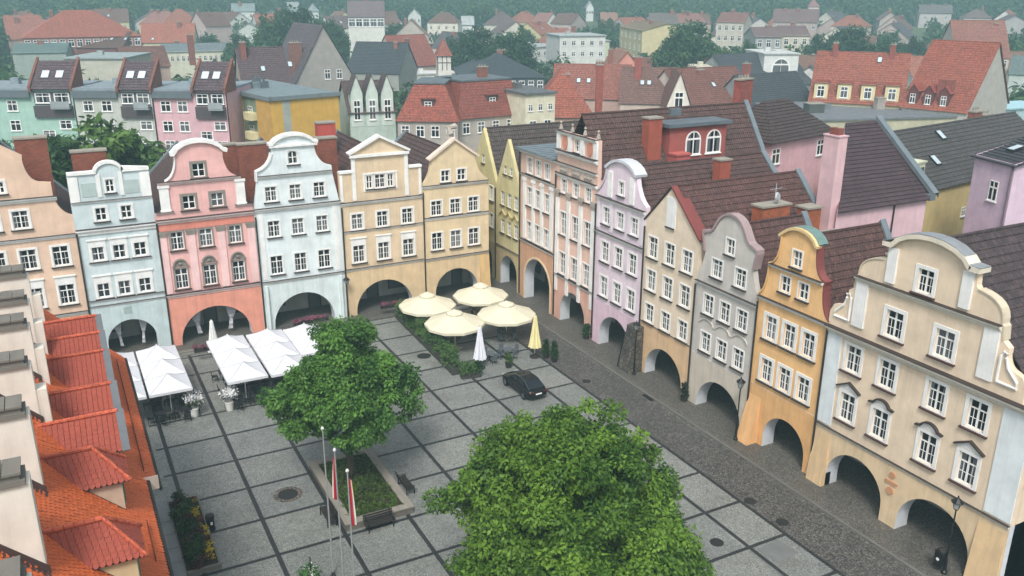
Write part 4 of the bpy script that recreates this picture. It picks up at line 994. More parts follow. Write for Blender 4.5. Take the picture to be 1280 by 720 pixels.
# manhole covers
def manhole(label, x, y, r, ring=False):
    t = thing('manhole_cover', label, 'manhole cover', (x, y, .004))
    b = MB(); b.lathe([(r, 0), (r, .012), (r*.82, .012), (r*.8, .006), (0, .006)], n=24); b.build('lid', flat('2d2d2c', .6, .3), t)
    if ring:
        b = MB(); b.lathe([(r*1.45, .001), (r*1.45, .006), (r+.01, .006)], n=24); b.build('collar', setts('collar', rgb('6a5f55'), rgb('8a7f75'), rgb('3a3733'), .2), t)
manhole('large round manhole cover with a ring of stones left of the planter', 9.88, 48.5, .62, True)
manhole('round manhole cover on the plaza beside the hedge', 25.65, 64.7, .6)
manhole('round manhole cover on the dark road, farther of the two', 34.95, 34.65, .38)
manhole('round manhole cover on the dark road, nearer of the two', 35.1, 32.05, .38)
manhole('round manhole cover in a pale paving square right of the big tree', 30.32, 32.27, .4)
manhole('small round manhole cover in the road beyond the car', 35.3, 54.0, .35)
g = G(972, 689); b = MB(); b.obox((g.x, g.y, .0), ((1, .1, 0), (-.1, 1, 0), (0, 0, 1)), (.85, .75, .008)); tag(b.build('paving_patch', plaster('6f716f', .7)), kind='structure')
g = G(800, 488); b = MB(); b.box(-.2, .2, -.6, .6, 0, .015)
for k in range(8): b.box(-.2, .2, -.58+k*.15, -.5+k*.15, .015, .022)
o = b.build('drain_grate', flat('222222', .6, .3)); o.location = (37.95, 49.3, .008); tag(o, 'iron drain grate in the gutter in front of the cream gabled house', 'drain')

# ---- white square parasols
M_CANVAS = flat('d0d1d5', .8, var=.06, name='white_canvas')
def tent_meshes():
    a = MB(); h = 1.47
    for (x0, y0), (x1, y1) in (((-h, -h), (h, -h)), ((h, -h), (h, h)), ((h, h), (-h, h)), ((-h, h), (-h, -h))):
        n = 6
        for k in range(n):
            f0, f1 = 1-k/n, 1-(k+1)/n
            z = lambda f: 2.5+.82*(1-f)-.08*math.sin(math.pi*f)
            q = [(x0*f0, y0*f0, z(f0)), (x1*f0, y1*f0, z(f0)), (x1*f1, y1*f1, z(f1)), (x0*f1, y0*f1, z(f1))]
            a.poly(q if f1 > 0 else q[:3])
        a.poly([(x0, y0, 2.3), (x1, y1, 2.3), (x1, y1, 2.5), (x0, y0, 2.5)])
        a.tube([(x0*f, y0*f, z(f)+.008) for f in (1, .8, .6, .4, .2, .02)], .022, 5, 1, False)
    p = MB(); p.tube([(0, 0, .1), (0, 0, 3.4)], .04, 8); 
    f = MB(); f.box(-.4, .4, -.4, .4, .0, .1); f.lathe([(.1, .1), (.08, .3)], n=10)
    r = MB()
    for sx in (-1, 1):
        for sy in (-1, 1): r.tube([(0, 0, 3.3), (sx*.7, sy*.7, 2.78), (sx*1.44, sy*1.44, 2.46)], .018, 5); r.tube([(0, 0, 2.45), (sx*.75, sy*.75, 2.76)], .014, 5)
    return a.mesh('canopy', [M_CANVAS, flat('b4b6ba', .8)]), p.mesh('pole', M_WHITE), f.mesh('base', M_STONE), r.mesh('rib', M_WHITE)
TENT = tent_meshes()
def tent(x, y, label, group):
    t = thing('square_parasol', label, 'parasol', (x, y, 0), 0, group)
    for n, m in zip(('canopy', 'pole', 'base', 'ribs'), TENT): place(n, m, t, (0, 0, 0))
rown = ['nearest row', 'middle row', 'rear row']
for i, x in enumerate((1.92, 5.03)):
    for j in range(3): tent(x, 63.1+3.0*j, 'white square parasol, %s of left block, %s' % (rown[j], ('half behind red roof', 'right-hand file')[i]), 'white parasols of the left block')
for i, x in enumerate((10.35, 13.5, 16.5)):
    for j in range(3):
        yy = 62.7+3.0*j+(.05, -.1, -.3)[i]
        if i == 2 and j == 0: continue
        tent(x, yy, 'white square parasol, %s of middle block, %s' % (rown[j], ('left file by the white flowers', 'middle file', 'right file by the linden tree')[i]), 'white parasols of the middle block')
# ---- tables and chairs
def cafe_parts(metal, wood):
    tt = MB(); tt.box(-.4, .4, -.4, .4, .71, .75)
    tl = MB(); tl.tube([(0, 0, .04), (0, 0, .71)], .035, 6)
    tb = MB(); tb.box(-.28, .28, -.04, .04, .0, .04); tb.box(-.04, .04, -.28, .28, .003, .045)
    cs = MB(); cs.box(-.23, .23, -.23, .23, .43, .47)
    cb = MB(); cb.obox((0, .23, .7), ((1, 0, 0), (0, 1, -.15), (0, .15, 1)), (.22, .02, .2))
    cl = []
    for x in (-.2, .2):
        for y in (-.2, .2):
            l = MB(); l.tube([(x, y, 0), (x, y, .44 if y < 0 else .6)], .018, 5); cl.append(l.mesh('leg', metal))
    return dict(table=[('table_top', tt.mesh('table_top', wood)), ('column', tl.mesh('column', metal)), ('foot', tb.mesh('foot', metal))],
                chair=[('seat', cs.mesh('seat', wood)), ('backrest', cb.mesh('backrest', wood))]+[('leg', m) for m in cl])
CAFE = cafe_parts(M_BLACK, flat('25262a', .6)); CAFE2 = cafe_parts(flat('3c4244', .5), flat('565c60', .6))
def furn(kind, src, x, y, rz, label, group, z=.0):
    t = thing('cafe_'+kind, label, kind, (x, y, z), rz, group)
    for n, m in src[kind]: place(n, m, t, (0, 0, 0))
def cafe_set(x, y, where, src, chairs=4, z=.0, rot=0.0):
    furn('table', src, x, y, rot, 'square cafe table '+where, 'cafe tables in the square', z)
    sides = ('near side', 'right side', 'far side', 'left side')
    for k in range(chairs):
        a = [-math.pi/2, 0, math.pi/2, math.pi][k]+rot
        furn('chair', src, x+.72*math.cos(a), y+.72*math.sin(a), a-math.pi/2+rot*0, 'dark chair, %s of table %s' % (sides[k], where), 'cafe chairs in the square', z)
n_in = ['front row', 'second row', 'third row']
for i, (x, bl, fi) in enumerate(((4.2, 'left white block', 'left file'), (5.9, 'left white block', 'right file'), (9.6, 'middle white block', 'left file'), (11.3, 'middle white block', 'second file'), (13.0, 'middle white block', 'third file'), (14.6, 'middle white block', 'fourth file'))):
    for j, y in enumerate((62.2, 64.8, 67.6)):
        cafe_set(x, y, 'in %s, %s, %s' % (bl, fi, n_in[j]), CAFE)
# ---- potted white flowers
def pot(label, x, y):
    t = thing('flower_pot', label, 'flower pot', (x, y, 0), 0, 'white flower pots before the parasols')
    b = MB(); b.lathe([(.0, 0), (.26, 0), (.32, .62), (.35, .62), (.35, .68), (.28, .68), (.27, .6), (0, .58)], n=16); b.build('pot', plaster('d9d8d2'), t)
    bush('foliage', None, None, (0, 0, .65), .5, .9, leafm('39462f', '5d6a4c'), 260, .14, seed=int(x*10), parent=t)
    bush('blossoms', None, None, (0, 0, .8), .62, 1.1, leafm('cfcfd0', 'f0f0ee', .1), 420, .17, seed=int(x*20), parent=t)
pot('white pot overflowing with white flowers, left one by the parasol gap', 6.45, 62.1)
pot('white pot overflowing with white flowers, right one below the middle parasols', 8.95, 62.0)
# purple flower baskets by the arches
def flower_box(label, x, y, z, L_):
    t = thing('flower_box', label, 'flower box', (x, y, z)); b = MB(); b.box(-L_, L_, -.16, .16, 0, .3); b.build('trough', flat('2b2422', .7), t)
    for k in range(int(L_*4)): bush('blossoms', None, None, (-L_+.2+k*.5, 0, .25), .3, .4, leafm('5a2236', 'b56a86', .2), 110, .11, seed=200+k+int(x), parent=t)
flower_box('trough of purple flowers at the arch of the salmon pink house', 9.3, 72.2, .9, 1.2)
flower_box('trough of pink flowers before the arch of the white house', 18.6, 74.3, 1.0, 1.6)
flower_box('trough of pink flowers before the arch of the ochre pedimented house', 26.9, 75.3, .8, 1.3)
# steps to the salmon pink house
b = MB(); b.box(-2.2, 2.2, -.6, .2, 0, .12); b.box(-2.2, 2.2, -.25, .2, .12, .24); o = b.build('stone_steps', plaster('77746d')); o.location = (8.3, 74.55, .005); tag(o, 'two stone steps leading up to the arch of the salmon pink house', 'steps')
# ---- closed parasols
def closed_parasol(label, x, y, hexc, h):
    t = thing('closed_parasol', label, 'parasol', (x, y, 0))
    b = MB(); n = 20; prof = [(.07, h), (.14, h-.12), (.18, h-.6), (.27, h-1.4), (.4, h-2.3), (.5, h-2.85)]
    for k in range(len(prof)-1):
        for j in range(n):
            q = []
            for (r, z), jj in ((prof[k], j), (prof[k], j+1), (prof[k+1], j+1), (prof[k+1], j)):
                rr = r*(1+.16*(1 if jj % 2 else -1)*min(1, (h-z)/.8)); a = 2*math.pi*jj/n; q.append((rr*math.cos(a), rr*math.sin(a), z))
            b.poly(q[::-1])
    b.build('canopy', flat(hexc, .85, var=.07, name='canvas'), t)
    b = MB(); b.tube([(0, 0, .08), (0, 0, h+.1)], .035, 8); b.build('pole', flat('c9bda0', .6), t)
    b = MB(); b.lathe([(0, 0), (.45, 0), (.45, .08), (.1, .12), (.06, .35), (0, .35)], n=16); b.build('base', M_DARK, t)
    b = MB(); b.tube([(.21*math.cos(a), .21*math.sin(a), h-.66) for a in np.linspace(0, 6.2832, 13)], .02, 4, cap=False); b.build('strap', flat(hexc, .8, var=.2), t)
closed_parasol('closed pale yellow parasol standing at the corner of the hedged cafe', 34.0, 60.2, 'ddd39d', 3.8)
closed_parasol('closed white parasol beside the hedge of the cafe', 28.85, 60.3, 'dadbe2', 3.7)
closed_parasol('closed white parasol in front of the arch of the salmon pink house', 9.9, 73.6, 'e0e0dc', 3.0)
# ---- big cream parasols
M_CREAM = flat('d0cab2', .85, var=.05, name='cream_canvas')
def cream_parasol(label, x, y):
    t = thing('cream_parasol', label, 'parasol', (x, y, 0), R(11), 'big cream parasols of the hedged cafe'); n = 10
    b = MB(); prof = [(2.62, 2.35), (1.6, 2.74), (.62, 3.2)]
    for k in range(2):
        for j in range(n):
            (r0, z0), (r1, z1) = prof[k], prof[k+1]; a0, a1 = 2*math.pi*j/n, 2*math.pi*(j+1)/n
            b.poly([(r0*math.cos(a0), r0*math.sin(a0), z0), (r0*math.cos(a1), r0*math.sin(a1), z0), (r1*math.cos(a1), r1*math.sin(a1), z1), (r1*math.cos(a0), r1*math.sin(a0), z1)])
    for j in range(n):
        a0, a1 = 2*math.pi*j/n, 2*math.pi*(j+1)/n; r = 2.63
        b.poly([(r*math.cos(a0), r*math.sin(a0), 2.14), (r*math.cos(a1), r*math.sin(a1), 2.14), (r*math.cos(a1), r*math.sin(a1), 2.36), (r*math.cos(a0), r*math.sin(a0), 2.36)])
    cn = b.build('canopy', M_CREAM, t)
    b = MB()
    for j in range(n):
        a0, a1 = 2*math.pi*j/n, 2*math.pi*(j+1)/n
        b.poly([(.72*math.cos(a0), .72*math.sin(a0), 3.3), (.72*math.cos(a1), .72*math.sin(a1), 3.3), (0, 0, 3.62)])
        b.poly([(.72*math.cos(a0), .72*math.sin(a0), 3.18), (.72*math.cos(a1), .72*math.sin(a1), 3.18), (.72*math.cos(a1), .72*math.sin(a1), 3.3), (.72*math.cos(a0), .72*math.sin(a0), 3.3)])
    b.build('vent', M_CREAM, cn)
    b = MB()
    for j in range(n):
        a = 2*math.pi*j/n; b.tube([(0, 0, 3.2), (1.5*math.cos(a), 1.5*math.sin(a), 2.69), (2.6*math.cos(a), 2.6*math.sin(a), 2.32)], .02, 5)
    b.build('ribs', flat('b9a67c', .6), t)
    b = MB(); b.tube([(0, 0, .1), (0, 0, 3.3)], .05, 8); b.build('pole', flat('d5ccb4', .6), t)
    b = MB(); b.box(-.5, .5, -.5, .5, 0, .12); b.build('base', M_STONE, t)
cream_parasol('big cream parasol over the hedge corner, left rear', 28.4, 70.4)
cream_parasol('big cream parasol next to the right-hand row, rear', 33.9, 70.6)
cream_parasol('big cream parasol in front on the road side', 33.75, 65.0)
cream_parasol('big cream parasol in front on the hedge side', 28.75, 65.1)
for k, (x, y, wh) in enumerate(((30.2, 61.2, 'between the closed white and yellow parasols'), (32.0, 61.3, 'just left of the closed yellow parasol'), (33.6, 64.6, 'under the front road-side parasol'), (29.0, 66.6, 'under the front hedge-side parasol'), (33.8, 70.2, 'under the rear road-side parasol'), (28.6, 70.6, 'under the rear hedge-side parasol'), (31.3, 67.4, 'in the open middle of the hedged cafe'))):
    cafe_set(x, y, wh, CAFE2, rot=.2*k)
# ---- hedges in troughs
def hedge(label, p0, p1, h=1.95, w_=.75):
    p0, p1 = Vector(p0), Vector(p1); L_ = (p1-p0).length; t = thing('hedge_trough', label, 'hedge', ((p0.x+p1.x)/2, (p0.y+p1.y)/2, 0), math.atan2(p1.y-p0.y, p1.x-p0.x), 'hedges round the cafe')
    b = MB(); b.box(-L_/2, L_/2, -w_/2, w_/2, 0, .5); b.build('trough', flat('3a3a34', .8), t)
    rg = np.random.default_rng(int(p0.x*7+p0.y)); n = int(L_*14)
    C = [(rg.uniform(-L_/2+.1, L_/2-.1), rg.uniform(-w_/2, w_/2)*.8, rg.uniform(.45, h)) for _ in range(n)]
    o = bpy.data.objects.new('foliage', leaf_mesh('foliage', C, [.34]*n, [55]*n, .15, leafm('31502a', '62803f'), seed=n)); COL.objects.link(o); o.parent = t
for k in range(4): hedge('clipped trough hedge on the left cafe side, %s' % ('nearest the camera', 'second from the near end', 'third from the near end', 'farthest, by the ochre arch')[k], (26.55+.12*k, 59.9+3.65*k), (26.6+.12*k+.1, 63.4+3.65*k))
hedge('short clipped hedge closing the near corner of the cafe', (26.6, 59.2), (28.2, 58.95), 1.2)
def conifer(label, x, y, h, seed, hexes=('1d3a1e', '3c5e30'), r=.42):
    t = thing('potted_conifer', label, 'potted plant', (x, y, 0), 0, 'potted plants round the cafe')
    b = MB(); b.lathe([(0, 0), (.24, 0), (.3, .45), (.26, .45), (0, .42)], n=12); b.build('pot', M_DARK, t)
    rg = np.random.default_rng(seed); C = []; rad = []
    for k in range(16):
        z = .5+(h-.5)*k/16; C.append((rg.uniform(-.1, .1), rg.uniform(-.1, .1), z)); rad.append(max(.1, r*(1-.75*k/16)))
    o = bpy.data.objects.new('foliage', leaf_mesh('foliage', C, rad, [45]*16, .14, leafm(*hexes), droop=-.2, seed=seed)); COL.objects.link(o); o.parent = t
conifer('dark potted conifer right of the closed yellow parasol', 34.75, 59.6, 1.7, 1)
conifer('dark potted conifer at the plaza edge, tallest of the pair by the road', 35.0, 58.6, 1.8, 2)
conifer('small potted conifer in front of the closed white parasol', 28.0, 58.9, 1.3, 3)
conifer('slim potted plant between two cafe tables behind the car', 31.0, 59.3, 1.2, 4, ('3c5a2a', '6b8444'), .3)
conifer('potted shrub at the left pier of the lilac house arch', 40.0, 61.5, 1.5, 5)
conifer('potted plant at the pier between the cream and the grey house', 39.95, 47.5, 1.6, 6, ('20291f', '3a4634'), .3)

# ---- street lamps
def lantern_parts(t, h, arm=0):
    b = MB(); b.lathe([(.17, 0), (.17, .12), (.1, .2), (.08, .9), (.05, 1.0), (.04, h-.05), (.07, h)], n=10); b.build('post', M_BLACK, t)
    b = MB()
    for k in range(4):
        a0, a1 = math.pi/4+k*math.pi/2, math.pi/4+(k+1)*math.pi/2
        b.poly([(.13*math.cos(a0), .13*math.sin(a0), h+.03), (.13*math.cos(a1), .13*math.sin(a1), h+.03), (.25*math.cos(a1), .25*math.sin(a1), h+.42), (.25*math.cos(a0), .25*math.sin(a0), h+.42)])
    l = b.build('lantern_glass', flat('a9b0b0', .2), t)
    b = MB(); 
    for k in range(4):
        a = math.pi/4+k*math.pi/2; b.tube([(.135*math.cos(a), .135*math.sin(a), h+.02), (.26*math.cos(a), .26*math.sin(a), h+.43)], .018, 5)
    b.box(-.1, .1, -.1, .1, h-.02, h+.03); b.build('lantern_frame', M_BLACK, l)
    b = MB(); b.lathe([(.33, h+.42), (.3, h+.47), (.12, h+.62), (.05, h+.68), (.03, h+.8), (0, h+.8)], n=8); b.build('lantern_roof', M_BLACK, l)
def lamp(label, x, y, h=3.9): lantern_parts(thing('street_lamp', label, 'street lamp', (x, y, .1), R(20), 'black lantern posts'), h)
lamp('black lantern post before the arch of the grey house', 39.3, 40.95, 4.0)
lamp('black lantern post at the right-hand arch of the large cream corner house', 39.3, 24.35, 4.0)
lamp('black lantern post beside the stone buttress of the lilac house', 39.35, 53.2, 3.9)
lamp('black lantern post between the white house and the ochre pedimented house', 22.5, 75.6, 3.6)
t = thing('litter_bin', 'black litter bin with a white mark strapped to the lantern post of the corner house', 'bin', (39.2, 24.65, .1))
b = MB(); b.box(-.2, .2, -.22, .22, .35, 1.2); b.build('body', M_BLACK, t)
b = MB(); b.extr([(-.24, 1.2), (-.24, 1.28), (0, 1.42), (.24, 1.28), (.24, 1.2)], -.22, .22); b.build('lid', M_DARK, t)
b = MB(); b.lathe([(0, 0), (.09, 0), (.09, .015), (0, .015)], n=12); b.v = [(-.205-z, x, .8+y) for x, y, z in b.v]; b.build('badge', M_WHITE, t)
# stone buttress between lilac and cream house
b = MB(); pr = [(38.95, .1), (39.55, 3.9), (40.25, 4.0), (40.25, .1)]
yb0, yb1 = 53.4, 54.75
for k in range(3): a, c_ = pr[k], pr[k+1]; b.poly([(a[0], yb1, a[1]), (a[0], yb0, a[1]), (c_[0], yb0, c_[1]), (c_[0], yb1, c_[1])])
b.poly([(x, yb0, z) for x, z in pr][::-1]); b.poly([(x, yb1, z) for x, z in pr])
tag(b.build('stone_buttress', setts('rubble_stone', rgb('55504a'), rgb('7c7568'), rgb('393632'), .45, bd=.05)), 'sloping rubble-stone buttress between the lilac and the cream house', 'buttress')
b = MB(); b.tube([(39.0, 55.1, .12), (39.5, 54.9, 3.2)], .05, 6); b.tube([(39.0, 55.1, .12), (39.3, 54.2, .12)], .03, 6); o = b.build('leaning_pole', M_BLACK); tag(o, 'thin dark pole leaning against the stone buttress', 'pole')

# ---- the car
def car(label, loc, rz):
    t = thing('parked_car', label, 'car', loc, rz); paint = flat('0b0c0e', .22, .3, .05, .6, 'car_paint'); gl = flat('10151a', .08, 0, .05, .8, 'car_glass')
    # stations along the length: x, half width, z bottom, z belt
    ST = [(-2.25, .62, .42, .62), (-2.2, .76, .32, .86), (-1.95, .85, .26, .95), (-1.4, .89, .24, .98), (-.6, .9, .22, .97), (.3, .9, .22, .95), (1.0, .89, .22, .92), (1.6, .87, .24, .86), (2.0, .82, .27, .78), (2.22, .7, .33, .68), (2.3, .5, .4, .58)]
    b = MB(); rings = []
    for x, w_, z0, z1 in ST:
        r = []
        for k in range(16):
            a = 2*math.pi*k/16+math.pi/16; ca, sa = math.cos(a), math.sin(a)
            y = w_*math.copysign(abs(ca)**.42, ca); z = (z0+z1)/2+(z1-z0)/2*math.copysign(abs(sa)**.55, sa); r.append((x, y, z))
        i = len(b.v); b.v += r; rings.append(i)
    for k in range(len(ST)-1):
        for j in range(16): b.f.append((rings[k]+j, rings[k+1]+j, rings[k+1]+(j+1) % 16, rings[k]+(j+1) % 16)[::-1]); b.m.append(0)
    b.f.append(tuple(rings[0]+j for j in range(16))[::-1]); b.m.append(0); b.f.append(tuple(rings[-1]+j for j in range(16))); b.m.append(0)
    o = b.build('body', paint, t, smooth=True)
    # cabin
    CB = [(-2.0, .68, .94), (-1.15, .60, 1.36), (-.35, .57, 1.43), (.3, .58, 1.39), (1.12, .70, .93)]
    b = MB()
    top = [(x, w_, z) for x, w_, z in CB]
    for k in range(len(CB)-1):
        x0, w0, z0 = CB[k]; x1, w1, z1 = CB[k+1]
        b.poly([(x0, -w0, z0), (x1, -w1, z1), (x1, w1, z1), (x0, w0, z0)], 0)
    for s in (-1, 1):
        q = [(x, s*w_, z) for x, w_, z in CB]+[(1.12, s*.78, .9), (-2.0, s*.76, .9)]
        b.poly(q if s < 0 else q[::-1], 0)
    b.build('roof', paint, t)
    def pane(name, q, e=.012):
        q = [Vector(p) for p in q]; n = (q[1]-q[0]).cross(q[2]-q[0]).normalized(); c_ = sum(q, Vector())/len(q)
        p = MB(); p.poly([c_+(v-c_)*.9+n*e for v in q]); p.build(name, gl, t)
    pane('rear_window', [(-2.0, .68, .94), (-2.0, -.68, .94), (-1.15, -.60, 1.36), (-1.15, .60, 1.36)])
    pane('windshield', [(.3, -.58, 1.39), (1.12, -.70, .93), (1.12, .70, .93), (.3, .58, 1.39)])
    for s in (-1, 1):
        q = [(-1.5, s*.70, .99), (-.25, s*.70, .99), (-.3, s*.585, 1.38), (-1.05, s*.61, 1.33)]; pane('side_window', q if s < 0 else q[::-1], .05)
        q = [(-.2, s*.70, .99), (.95, s*.72, .96), (.3, s*.6, 1.34), (-.22, s*.585, 1.38)]; pane('side_window', q if s < 0 else q[::-1], .05)
        for x in (-1.4, 1.38):
            w_ = MB(); w_.lathe([(.2, -.11), (.33, -.1), (.34, 0), (.33, .1), (.2, .11)], n=20); w_.v = [(x+a, s*.82+c_, .34+b_) for a, b_, c_ in w_.v]
            wo_ = w_.build('wheel', flat('141414', .8), t)
            w_ = MB(); w_.lathe([(0, .07), (.08, .09), (.2, .1), (.21, .08)], n=20); w_.v = [(x+a, s*(.82+c_+.005), .34+b_) for a, b_, c_ in w_.v]; w_.build('rim', flat('6d7072', .35, .6), wo_)
        w_ = MB(); w_.obox((-2.2, s*.6, .76), ((0, 1, 0), (0, 0, 1), (1, 0, 0)), (.18, .05, .04)); w_.build('tail_light', flat('5a1416', .3), t)
        w_ = MB(); w_.obox((2.12, s*.56, .66), ((0, 1, 0), (0, 0, 1), (1, 0, 0)), (.16, .05, .07)); w_.build('headlight', flat('b9c0c4', .2), t)
        w_ = MB(); w_.obox((.8, s*.98, .98), ((1, 0, 0), (0, 1, 0), (0, 0, 1)), (.09, .1, .06)); w_.build('mirror', paint, t)
    w_ = MB(); w_.obox((-2.25, 0, .62), ((0, 1, 0), (0, 0, 1), (1, 0, 0)), (.26, .055, .02)); w_.build('number_plate', M_WHITE, t)
    w_ = MB()
    for s in (-1, 1): w_.tube([(-2.0, s*.7, .97), (-1.13, s*.62, 1.38), (-.3, s*.59, 1.45), (.3, s*.6, 1.41)], .016, 5)
    w_.build('chrome_strip', flat('9aa0a4', .25, .8), t)
car('glossy black car parked alone on the plaza beside the cafe', (30.05, 54.9, .005), R(92))
# ================================================================== the town behind the square
BOXES = []; FOOT = []
def warm(h):
    r, g, b = (int(h[i:i+2], 16) for i in (0, 2, 4))
    if r > g*1.5: r, g, b = r*.95, g*1.12, b*1.04
    return '%02x%02x%02x' % (int(r), int(g), int(b))
FARWIN = {}
def far_window(w_, h_, dark=True, arch=False):
    key = (round(w_, 2), round(h_, 2), arch)
    if key in FARWIN: return FARWIN[key]
    b = MB(); out = arch_pts(0, w_/2, h_/2, -h_/2, 8, rise=w_/2) if arch else [(-w_/2, -h_/2), (w_/2, -h_/2), (w_/2, h_/2), (-w_/2, h_/2)]
    inn = [(u*.84, z*.9) for u, z in out]; slab(b, out, [inn], -.06, .1, back=False)
    b.poly([(u, -.02, z) for u, z in inn], 1)
    b.box(-.05, .05, -.055, .0, -h_*.45, h_*.45, 0); b.box(-w_*.42, w_*.42, -.052, .0, h_*.12, h_*.2, 0)
    b.box(-w_/2-.08, w_/2+.08, -.14, .0, -h_/2-.1, -h_/2, 0)
    me = b.mesh('far_window', [M_WHITE, M_GLASS]); FARWIN[key] = me; return me
def bg(name, label, cat, P0, P1, h, D, wall, roof, rise=4.0, kind='side', wins=(), side_wins=(), chim=(), group=None, base=1.0, over=.3, gablewall=None, skyl=(), rstep=.5, front=None, cwall=None, extra=None):
    """building whose front eave line runs P0 -> P1 (left to right as seen from the square)"""
    P0 = Vector(P0); P1 = Vector(P1); W = math.hypot(P1.x-P0.x, P1.y-P0.y); rz = math.atan2(P1.y-P0.y, P1.x-P0.x); ez = (P0.z+P1.z)/2
    z0 = min(terrain(P0.x, P0.y), terrain(P1.x, P1.y))-base; hh = ez-z0
    t = thing(name, label, cat, (P0.x, P0.y, z0), rz, group)
    FOOT.append((P0.x+(P1.x-P0.x)/2-math.sin(rz)*D/2, P0.y+(P1.y-P0.y)/2+math.cos(rz)*D/2, max(W, D)/2, label))
    wm = plaster(wall, .5)
    roof = warm(roof)
    if not chim and kind in ('side', 'hip', 'front', 'mansard') and W > 8:
        rr = random.Random(int(W*100)); chim = [(W*rr.uniform(.15, .85), D*rr.uniform(.35, .6), rr.uniform(.8, 1.6), .8, rise*.8+rr.uniform(.8, 1.8), '8f5044') for _ in range(1+int(W > 14))]
    for Q in (P0, P1):
        x, y, d = project(Q); BOXES.append((x, y, d))
    xs_ = [project(Q)[0] for Q in (P0, P1)]; BOXES.append((min(xs_)-6, max(xs_)+6, project((P0+P1)/2)[1]-45, project((P0+P1)/2)[1]+70, project((P0+P1)/2)[2]))
    b = MB()
    if kind != 'wedge': b.box(0, W, 0, D, 0, hh, 0, 'tb')
    rb = MB(); rm = tiles(roof) if kind != 'flat' else flat(roof, .7, var=.2)
    o = over
    if kind == 'side':
        courses(rb, (-o, -o, hh-.2), (W+o, -o, hh-.2), (W+o, D/2, hh+rise), (-o, D/2, hh+rise), rstep)
        courses(rb, (W+o, D+o, hh-.2), (-o, D+o, hh-.2), (-o, D/2, hh+rise), (W+o, D/2, hh+rise), rstep)
        for u, s in ((0, 1), (W, -1)):
            q = [(u, D, hh), (u, 0, hh), (u, D/2, hh+rise-.1)]; b.poly(q[::s])
        rb.tube([(-o, D/2, hh+rise+.03), (W+o, D/2, hh+rise+.03)], .12, 5)
    elif kind == 'wedge':                                  # plot that narrows to the rear along its left party wall
        k = W*.66; e = (W-.4, D*.8)
        b.poly([(0, 0, 0), (W, 0, 0), (W, 0, hh), (0, 0, hh)]); b.poly([(W, 0, 0), (W, e[1], 0), (W, e[1], hh), (W, D/2, hh+rise-.1), (W, 0, hh)])
        b.poly([(e[0], e[1], 0), (0, 0, 0), (0, 0, hh), (k, D/2, hh+rise-.1), (e[0], e[1], hh)])
        courses(rb, (-.2, -o, hh-.2), (W+o, -o, hh-.2), (W+o, D/2, hh+rise), (k, D/2, hh+rise), rstep)
        courses(rb, (W+o, e[1], hh), (e[0], e[1], hh), (k, D/2, hh+rise), (W+o, D/2, hh+rise), rstep)
    elif kind == 'front':
        courses(rb, (W+o, -o, hh-.2), (W+o, D, hh-.2), (W/2, D, hh+rise), (W/2, -o, hh+rise), rstep)
        courses(rb, (-o, D, hh-.2), (-o, -o, hh-.2), (W/2, -o, hh+rise), (W/2, D, hh+rise), rstep)
        b.poly([(0, 0, hh), (W, 0, hh), (W/2, 0, hh+rise-.1)]); b.poly([(W, D, hh), (0, D, hh), (W/2, D, hh+rise-.1)])
    elif kind == 'hip':
        i = min(W, D)/2; a0, a1 = (i, W-i) if W > D else (W/2, W/2); c0, c1 = (D/2, D/2) if W > D else (i, D-i)
        A, B = (a0, c0, hh+rise), (a1, c1, hh+rise)
        if W > D:
            courses(rb, (-o, -o, hh-.2), (W+o, -o, hh-.2), B, A, rstep); courses(rb, (W+o, D+o, hh-.2), (-o, D+o, hh-.2), A, B, rstep)
            courses(rb, (W+o, -o, hh-.2), (W+o, D+o, hh-.2), B, B, rstep); courses(rb, (-o, D+o, hh-.2), (-o, -o, hh-.2), A, A, rstep)
        else:
            courses(rb, (-o, -o, hh-.2), (W+o, -o, hh-.2), A, A, rstep); courses(rb, (W+o, D+o, hh-.2), (-o, D+o, hh-.2), B, B, rstep)
            courses(rb, (W+o, -o, hh-.2), (W+o, D+o, hh-.2), B, A, rstep); courses(rb, (-o, D+o, hh-.2), (-o, -o, hh-.2), A, B, rstep)
    elif kind == 'flat':
        rb.box(-o, W+o, -o, D+o, hh, hh+.3); rb.box(W*.3, W*.3+1.2, D*.5, D*.5+1, hh+.3, hh+1.2)
    elif kind == 'mansard':
        k = rise*.55
        courses(rb, (-o, -o, hh-.1), (W+o, -o, hh-.1), (W-k*.8, k, hh+rise), (k*.8, k, hh+rise), rstep)
        courses(rb, (W+o, D+o, hh-.1), (-o, D+o, hh-.1), (k*.8, D-k, hh+rise), (W-k*.8, D-k, hh+rise), rstep)
        courses(rb, (W+o, -o, hh-.1), (W+o, D+o, hh-.1), (W-k*.8, D-k, hh+rise), (W-k*.8, k, hh+rise), rstep)
        courses(rb, (-o, D+o, hh-.1), (-o, -o, hh-.1), (k*.8, k, hh+rise), (k*.8, D-k, hh+rise), rstep)
    elif kind == 'shed':
        courses(rb, (-o, -o, hh-.2), (W+o, -o, hh-.2), (W+o, D, hh+rise), (-o, D, hh+rise), rstep)
        for u, s in ((0, 1), (W, -1)):
            q = [(u, D, hh), (u, 0, hh), (u, D, hh+rise-.1)]; b.poly(q[::s])
        b.poly([(W, D, hh), (0, D, hh), (0, D, hh+rise-.1), (W, D, hh+rise-.1)])
    b.build('wall', wm, t); rf = rb.build('roof', rm, t)
    if kind == 'mansard':
        k = rise*.55; f = MB(); f.box(k*.8-.2, W-k*.8+.2, k-.2, D-k+.2, hh+rise, hh+rise+.25); f.build('flat_top', flat('5c6468', .6, var=.2), rf)
    cnt = 0
